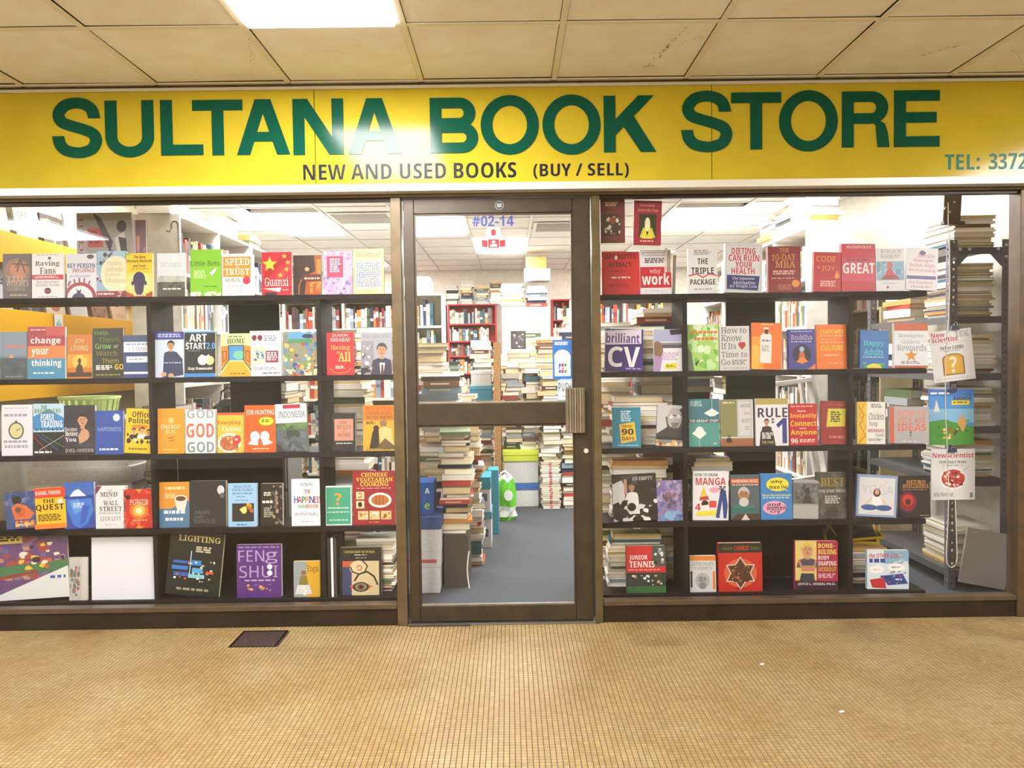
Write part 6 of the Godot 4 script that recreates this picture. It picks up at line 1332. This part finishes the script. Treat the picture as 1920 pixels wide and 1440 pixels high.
	["silver grey book with pale coral capitals and coral spine", "book", "book", 1.9512, 0.8117, -0.125, 0.1903, 0.1805, 0.0280, -0.050, -0.0175, "bg b4b2b4;r 0 0 .1 1 d8604a;t b e8927e .2 .1 .92 .28 HOW TO;t b e0806c .2 .3 .9 .44 KICK ASS;t B e8705a .18 .46 .92 .66 IDEAS;l 2c2a2c .02 .5 .7 .54 .68 .52 .8;x e8e4e4 .3 .93 .75 .96 1", ""],
	["large comic with blue sky above a green hill, clipped by the rack", "comic_book", "comic", 2.1929, 0.7947, -0.190, 0.2228, 0.2758, 0.0080, -0.010, 0.0000, "bg 4a9ae0;r 0 0 1 .12 3a7ad0;r 0 .35 1 .6 8ac4ec;x f4f8fc .03 .05 .5 .1 1;p 4a9a3a 0 .58 .3 .54 .7 .62 1 .68 1 1 0 1;r .5 .2 .9 .28 f0dc3a;t b 3a3420 .53 .11 .94 .2 Asterix;x 8a7a20 .54 .22 .86 .26 1;n .1 .55 .9 .9 18 .07 3a8a30 5aaa44 348028;p e8e4dc .1 .4 .16 .18 .24 .4;p d8a860 .62 .6 .74 .44 .84 .6 .76 .78;n .3 .7 .7 .9 12 .05 c83a34 f0d8b0 e8c030 5a4a40", ""],
	["large black and white photo book of a crowd around a man", "book", "book", 0.6113, 0.4508, -0.125, 0.2165, 0.2279, 0.0220, -0.050, 0.0349, "bg 2c2a2a;n 0 0 1 .5 26 .1 4a4846 1c1a1a 3c3a3a;t f e8e8e8 .45 .06 .92 .13 AN EMPTY;p e4e4e4 0 .2 .22 .12 .3 .3 .26 .62 0 .65;h .44 .28 .07 b89078 5a4a44 eceaea;p eceaea .28 .5 .42 .38 .58 .5 .6 .85 .3 .85;l c89a80 .07 .3 .4 .3 .12;n 0 .55 1 1 30 .13 f0f0f0 e0e0e2 1c1a1a dcdcdc 2a2828;e .42 .7 .1 .09 181616;e .12 .9 .11 .08 181616;e .88 .78 .09 .09 181616;e .55 .97 .12 .08 181616", ""],
	["mauve and blue dreamlike picture book", "book", "book", 0.7851, 0.4482, -0.125, 0.1357, 0.1966, 0.0200, -0.050, 0.0175, "bg 8a7cae;n 0 0 1 1 46 .14 a898c4 7a70a8 b8a8d0 9a84a4 6a6aa0;n 0 .75 1 1 20 .12 6a9ac8 88b4d8;n .2 .3 .7 .7 10 .12 6a5468 8a6a74;r .06 .04 .13 .1 e8d040", ""],
	["white drawing manual with red title and jeans-clad cartoon figure", "book", "book", 0.9771, 0.4485, -0.125, 0.1749, 0.2385, 0.0240, -0.050, -0.0175, "bg eaeaee;t b 2c2a30 .05 .04 .7 .1 HOW TO DRAW;t B c82430 .08 .13 .92 .28 MANGA;e .6 .38 .14 .06 f0a8b8;p e8c850 .2 .5 .3 .3 .4 .5;p c84a3c .2 .52 .42 .5 .46 .58 .18 .6;e .34 .66 .1 .07 2a2426;p f0ece8 .25 .7 .45 .68 .46 .8 .24 .8;p 2c4a8c .78 .38 .92 .38 .98 .7 .94 .96 .86 .96 .82 .6 .74 .96 .64 .94 .72 .6;n .72 .3 .92 .45 8 .06 2a3040 5a6a90;r .46 .6 .66 .74 d84a44;p f0e040 .1 .83 .66 .79 .64 .9 .1 .92;t B c82430 .06 .66 .22 .8 4", ""],
	["book with a bearded man's portrait below an orange strip", "book", "book", 1.1483, 0.4470, -0.125, 0.1410, 0.2204, 0.0220, -0.050, 0.0000, "bg 56626c;r 0 .08 1 .2 c85a2c;t b e8e0d0 .05 .1 .95 .17 NARENDRA MODI;x d8d4cc .05 .21 .95 .24 1;h .45 .44 .2 b08060 c8c4c0 3a7a74;e .45 .6 .17 .1 d0ccc8;r 0 .74 1 .84 2c6a64;p 4a3a34 0 1 .2 .86 1 .86 1 1;p d8d4cc .35 1 .5 .86 .65 1", ""],
	["bright blue book with yellow and pink speech bubbles", "book", "book", 1.3012, 0.4470, -0.125, 0.1541, 0.2235, 0.0300, -0.050, 0.0000, "bg 3a86c8;e .54 .23 .36 .15 f0e444;t b 2c2a28 .32 .13 .7 .22 why;t b 2c2a28 .28 .24 .84 .33 men lie;t b e8e060 .06 .44 .96 .49 Real Revelations;x c0e0f4 .06 .51 .9 .54 1;e .44 .74 .38 .15 f0a8cc;t b 2c2a28 .2 .63 .62 .7 and;t b 2c2a28 .18 .71 .8 .79 women;t b 2c2a28 .3 .8 .62 .87 cry;p f0e444 .7 .32 .9 .4 .78 .32", ""],
	["grey book with a dim monochrome photo of seated figures", "book", "book", 1.4424, 0.4491, -0.125, 0.1228, 0.1901, 0.0200, -0.050, -0.0349, "bg a4a6a6;r 0 .08 1 .62 6a6e70;n 0 .1 1 .62 26 .12 5a5e60 7c8082 4a4c4e;e .55 .3 .1 .1 3a3c3e;p 3a3c3e .35 .6 .45 .4 .65 .4 .75 .6;r 0 .66 1 1 b0b2b0", ""],
	["dark grey book with ornate gold letters and white subtitle", "book", "book", 1.5771, 0.4470, -0.125, 0.1516, 0.2275, 0.0260, -0.050, 0.0000, "bg 4e4c48;n 0 0 1 1 50 .1 5c5a54 44423e 68645c;t F a08a2c .12 .12 .9 .3 BEST;t f e4e2dc .06 .37 .96 .43 FOR SOME WEEKS;x c0beb6 .25 .5 .75 .68 4;e .5 .85 .2 .1 3a3836", ""],
	["pale blue book with a woman in white sitting cross-legged", "book", "book", 1.7864, 0.4539, -0.125, 0.1987, 0.2036, 0.0220, -0.050, -0.0698, "bg 8fa6d0;r .06 .06 .94 .95 dfe0e4;t s c4c8d0 .14 .24 .9 .46 YOGA;e .5 .42 .09 .1 4a2c24;e .5 .4 .055 .07 d8a888;p f4f4f4 .4 .52 .6 .52 .66 .72 .36 .72;l e8c8b0 .035 .38 .55 .26 .68 .14 .76;l e8c8b0 .035 .62 .55 .74 .68 .86 .76;e .32 .78 .2 .07 3a5a9c;e .68 .78 .2 .07 3a5a9c;x c8c8cc .3 .9 .7 .92 1", ""],
	["black paperback with orange title and a red glowing ring", "book", "book", 1.9814, 0.4470, -0.125, 0.1491, 0.2035, 0.0200, -0.050, 0.0000, "bg 1c1a20;t F d8924a .22 .1 .85 .19 NEURO;t F d8924a .1 .2 .95 .29 INTELLIGENCE;x a89080 .1 .32 .9 .34 1;e .26 .62 .3 .26 4a1c4a;e .26 .62 .26 .22 8a1c24;e .26 .58 .18 .14 c8302c;e .26 .62 .09 .07 2a1018;x c0b8a8 .65 .94 .95 .96 1", ""],
	["white magazine with a bowl of berries, clipped to the rack below", "magazine", "magazine", 2.2025, 0.5201, -0.190, 0.2180, 0.2532, 0.0050, -0.010, 0.0000, "bg e8e9ec;t B c8284a .03 .07 .97 .17 NewScientist;t b 4a4c52 .18 .23 .8 .28 OUR DAILY MEDS;x b0b4ba .25 .31 .72 .34 1;e .5 .58 .31 .22 f8f8fa;e .5 .58 .27 .18 c84a44;n .28 .44 .72 .72 36 .05 f0e4d8 a82c34 d8907a 5a1c24 f4f0ec;l c0c4c8 .02 .72 .45 .86 .34;x b0b4ba .05 .86 .6 .94 3;r .88 .86 .95 .96 8a8c90", ""],
	["book with red title block above white-clad tennis players", "book", "book", 0.6596, 0.0940, -0.125, 0.1936, 0.2311, 0.0260, -0.050, 0.0000, "bg 2e3a34;r 0 0 .66 .56 cc2c30;r .66 .0 1 .56 4a5450;p cc2c30 .6 .44 1 .44 1 .57 0 .57 0 .44;t b f4ece8 .08 .2 .54 .32 JUNIOR;t b f4ece8 .08 .33 .72 .46 TENNIS;n .7 .05 .96 .4 12 .06 e0e4e0 8a9a8c 2a302c;n .05 .62 .95 .85 16 .06 e8eae8 c8a080 3a4a40;p 3a6a3c 0 .86 1 .86 1 1 0 1;x e8b0a8 .05 .5 .9 .53 1", ""],
	["pale grey book with orange top strip and two silhouettes", "book", "book", 0.9387, 0.0940, -0.125, 0.1283, 0.1771, 0.0220, -0.050, 0.0000, "bg d4d6d6;r 0 0 1 .13 e0853c;t f 7a7c80 .1 .17 .9 .26 DEBORAH;t f 7a7c80 .16 .3 .86 .38 TANNEN;e .48 .68 .28 .22 b4b6b6;e .48 .82 .14 .1 8a8c8c;l 2c2c2c .07 .06 .5 .06 .85;e .06 .46 .05 .04 2c2c2c;l e0853c .09 .92 .5 .92 .9;e .92 .46 .05 .04 e0853c;x 707274 .34 .58 .64 .72 3", ""],
	["red cookbook with a black-topped jacket and star-shaped dish", "book", "book", 1.1235, 0.0940, -0.125, 0.2148, 0.2377, 0.0300, -0.050, 0.0000, "bg c4271f;r 0 0 1 .2 26241f;t f 8a7a3c .1 .07 .32 .14 Classic;t b c83a2c .36 .06 .7 .15 CHINESE;t f 8a7a3c .74 .07 .94 .14 Cuisine;e .5 .62 .38 .3 d8623c;S .5 .62 .38 e0d4c0;S .5 .62 .34 5a3424;n .3 .46 .7 .8 34 .05 8a5a34 4a2a1c a87a44 3a241c c86a3a;x 6a1814 .38 .93 .62 .95 1", ""],
	["book with a smiling blonde woman in a grey crop top", "book", "book", 1.4960, 0.0958, -0.125, 0.2097, 0.2403, 0.0260, -0.050, -0.0175, "bg a82448;r 0 0 .5 .8 e4cc7a;p d8b070 .2 .36 .12 .14 .24 .03 .38 .08 .42 .3;h .29 .18 .13 d09a74 e0c060 5a5060;p c88a64 .06 .4 .5 .38 .46 .62 .16 .62;p 4a4858 .12 .4 .46 .38 .44 .5 .16 .5;p 3a3a46 .14 .66 .44 .66 .46 .82 .1 .82;t b f0dc5a .54 .05 .92 .14 BONE-;t b f0dc5a .54 .17 .96 .27 BUILDING;t b f4e8e0 .54 .3 .8 .38 BODY;t b f4e8e0 .54 .41 .96 .5 SHAPING;t b c8b040 .54 .53 .96 .62 WORKOUT;x e0b0b8 .54 .66 .95 .76 3;r 0 .82 1 1 3a1c34;t b e4dcc8 .06 .85 .94 .91 JOYCE L. VEDRAL PH.D.", ""],
	["comic book with two speech bubbles and red and blue swimmers", "book", "book", 1.8477, 0.0958, -0.125, 0.2046, 0.1904, 0.0220, -0.050, -0.0175, "bg dce8f0;r .4 0 1 .35 88b4d0;t B c82c3c .04 .08 .85 .2 the OTHER COAST;x 2c4a9a .05 .22 .44 .36 1;n .55 .1 .98 .6 18 .07 6a9a6a a0c8d8 e0e8e0;e .22 .5 .18 .1 fbfbfb;e .7 .44 .2 .1 fbfbfb;x 6a6a6a .14 .49 .3 .51 1;x 6a6a6a .58 .42 .82 .46 2;p 2a4a9c .3 .66 .85 .6 .98 .86 .5 .9;p c82c34 .06 .76 .4 .7 .46 .98 .12 .96;n .3 .65 .9 .85 12 .06 f0f0f4 3a3a60 c84a4a", ""],
	["blank grey board tilted against the metal rack at lower right", "board", "board", 2.4676, 0.0254, -0.385, 0.2450, 0.2900, 0.0140, -0.050, -0.1920, "bg c4bfba;r .1 .05 .2 .08 e0dcd8", ""],
]
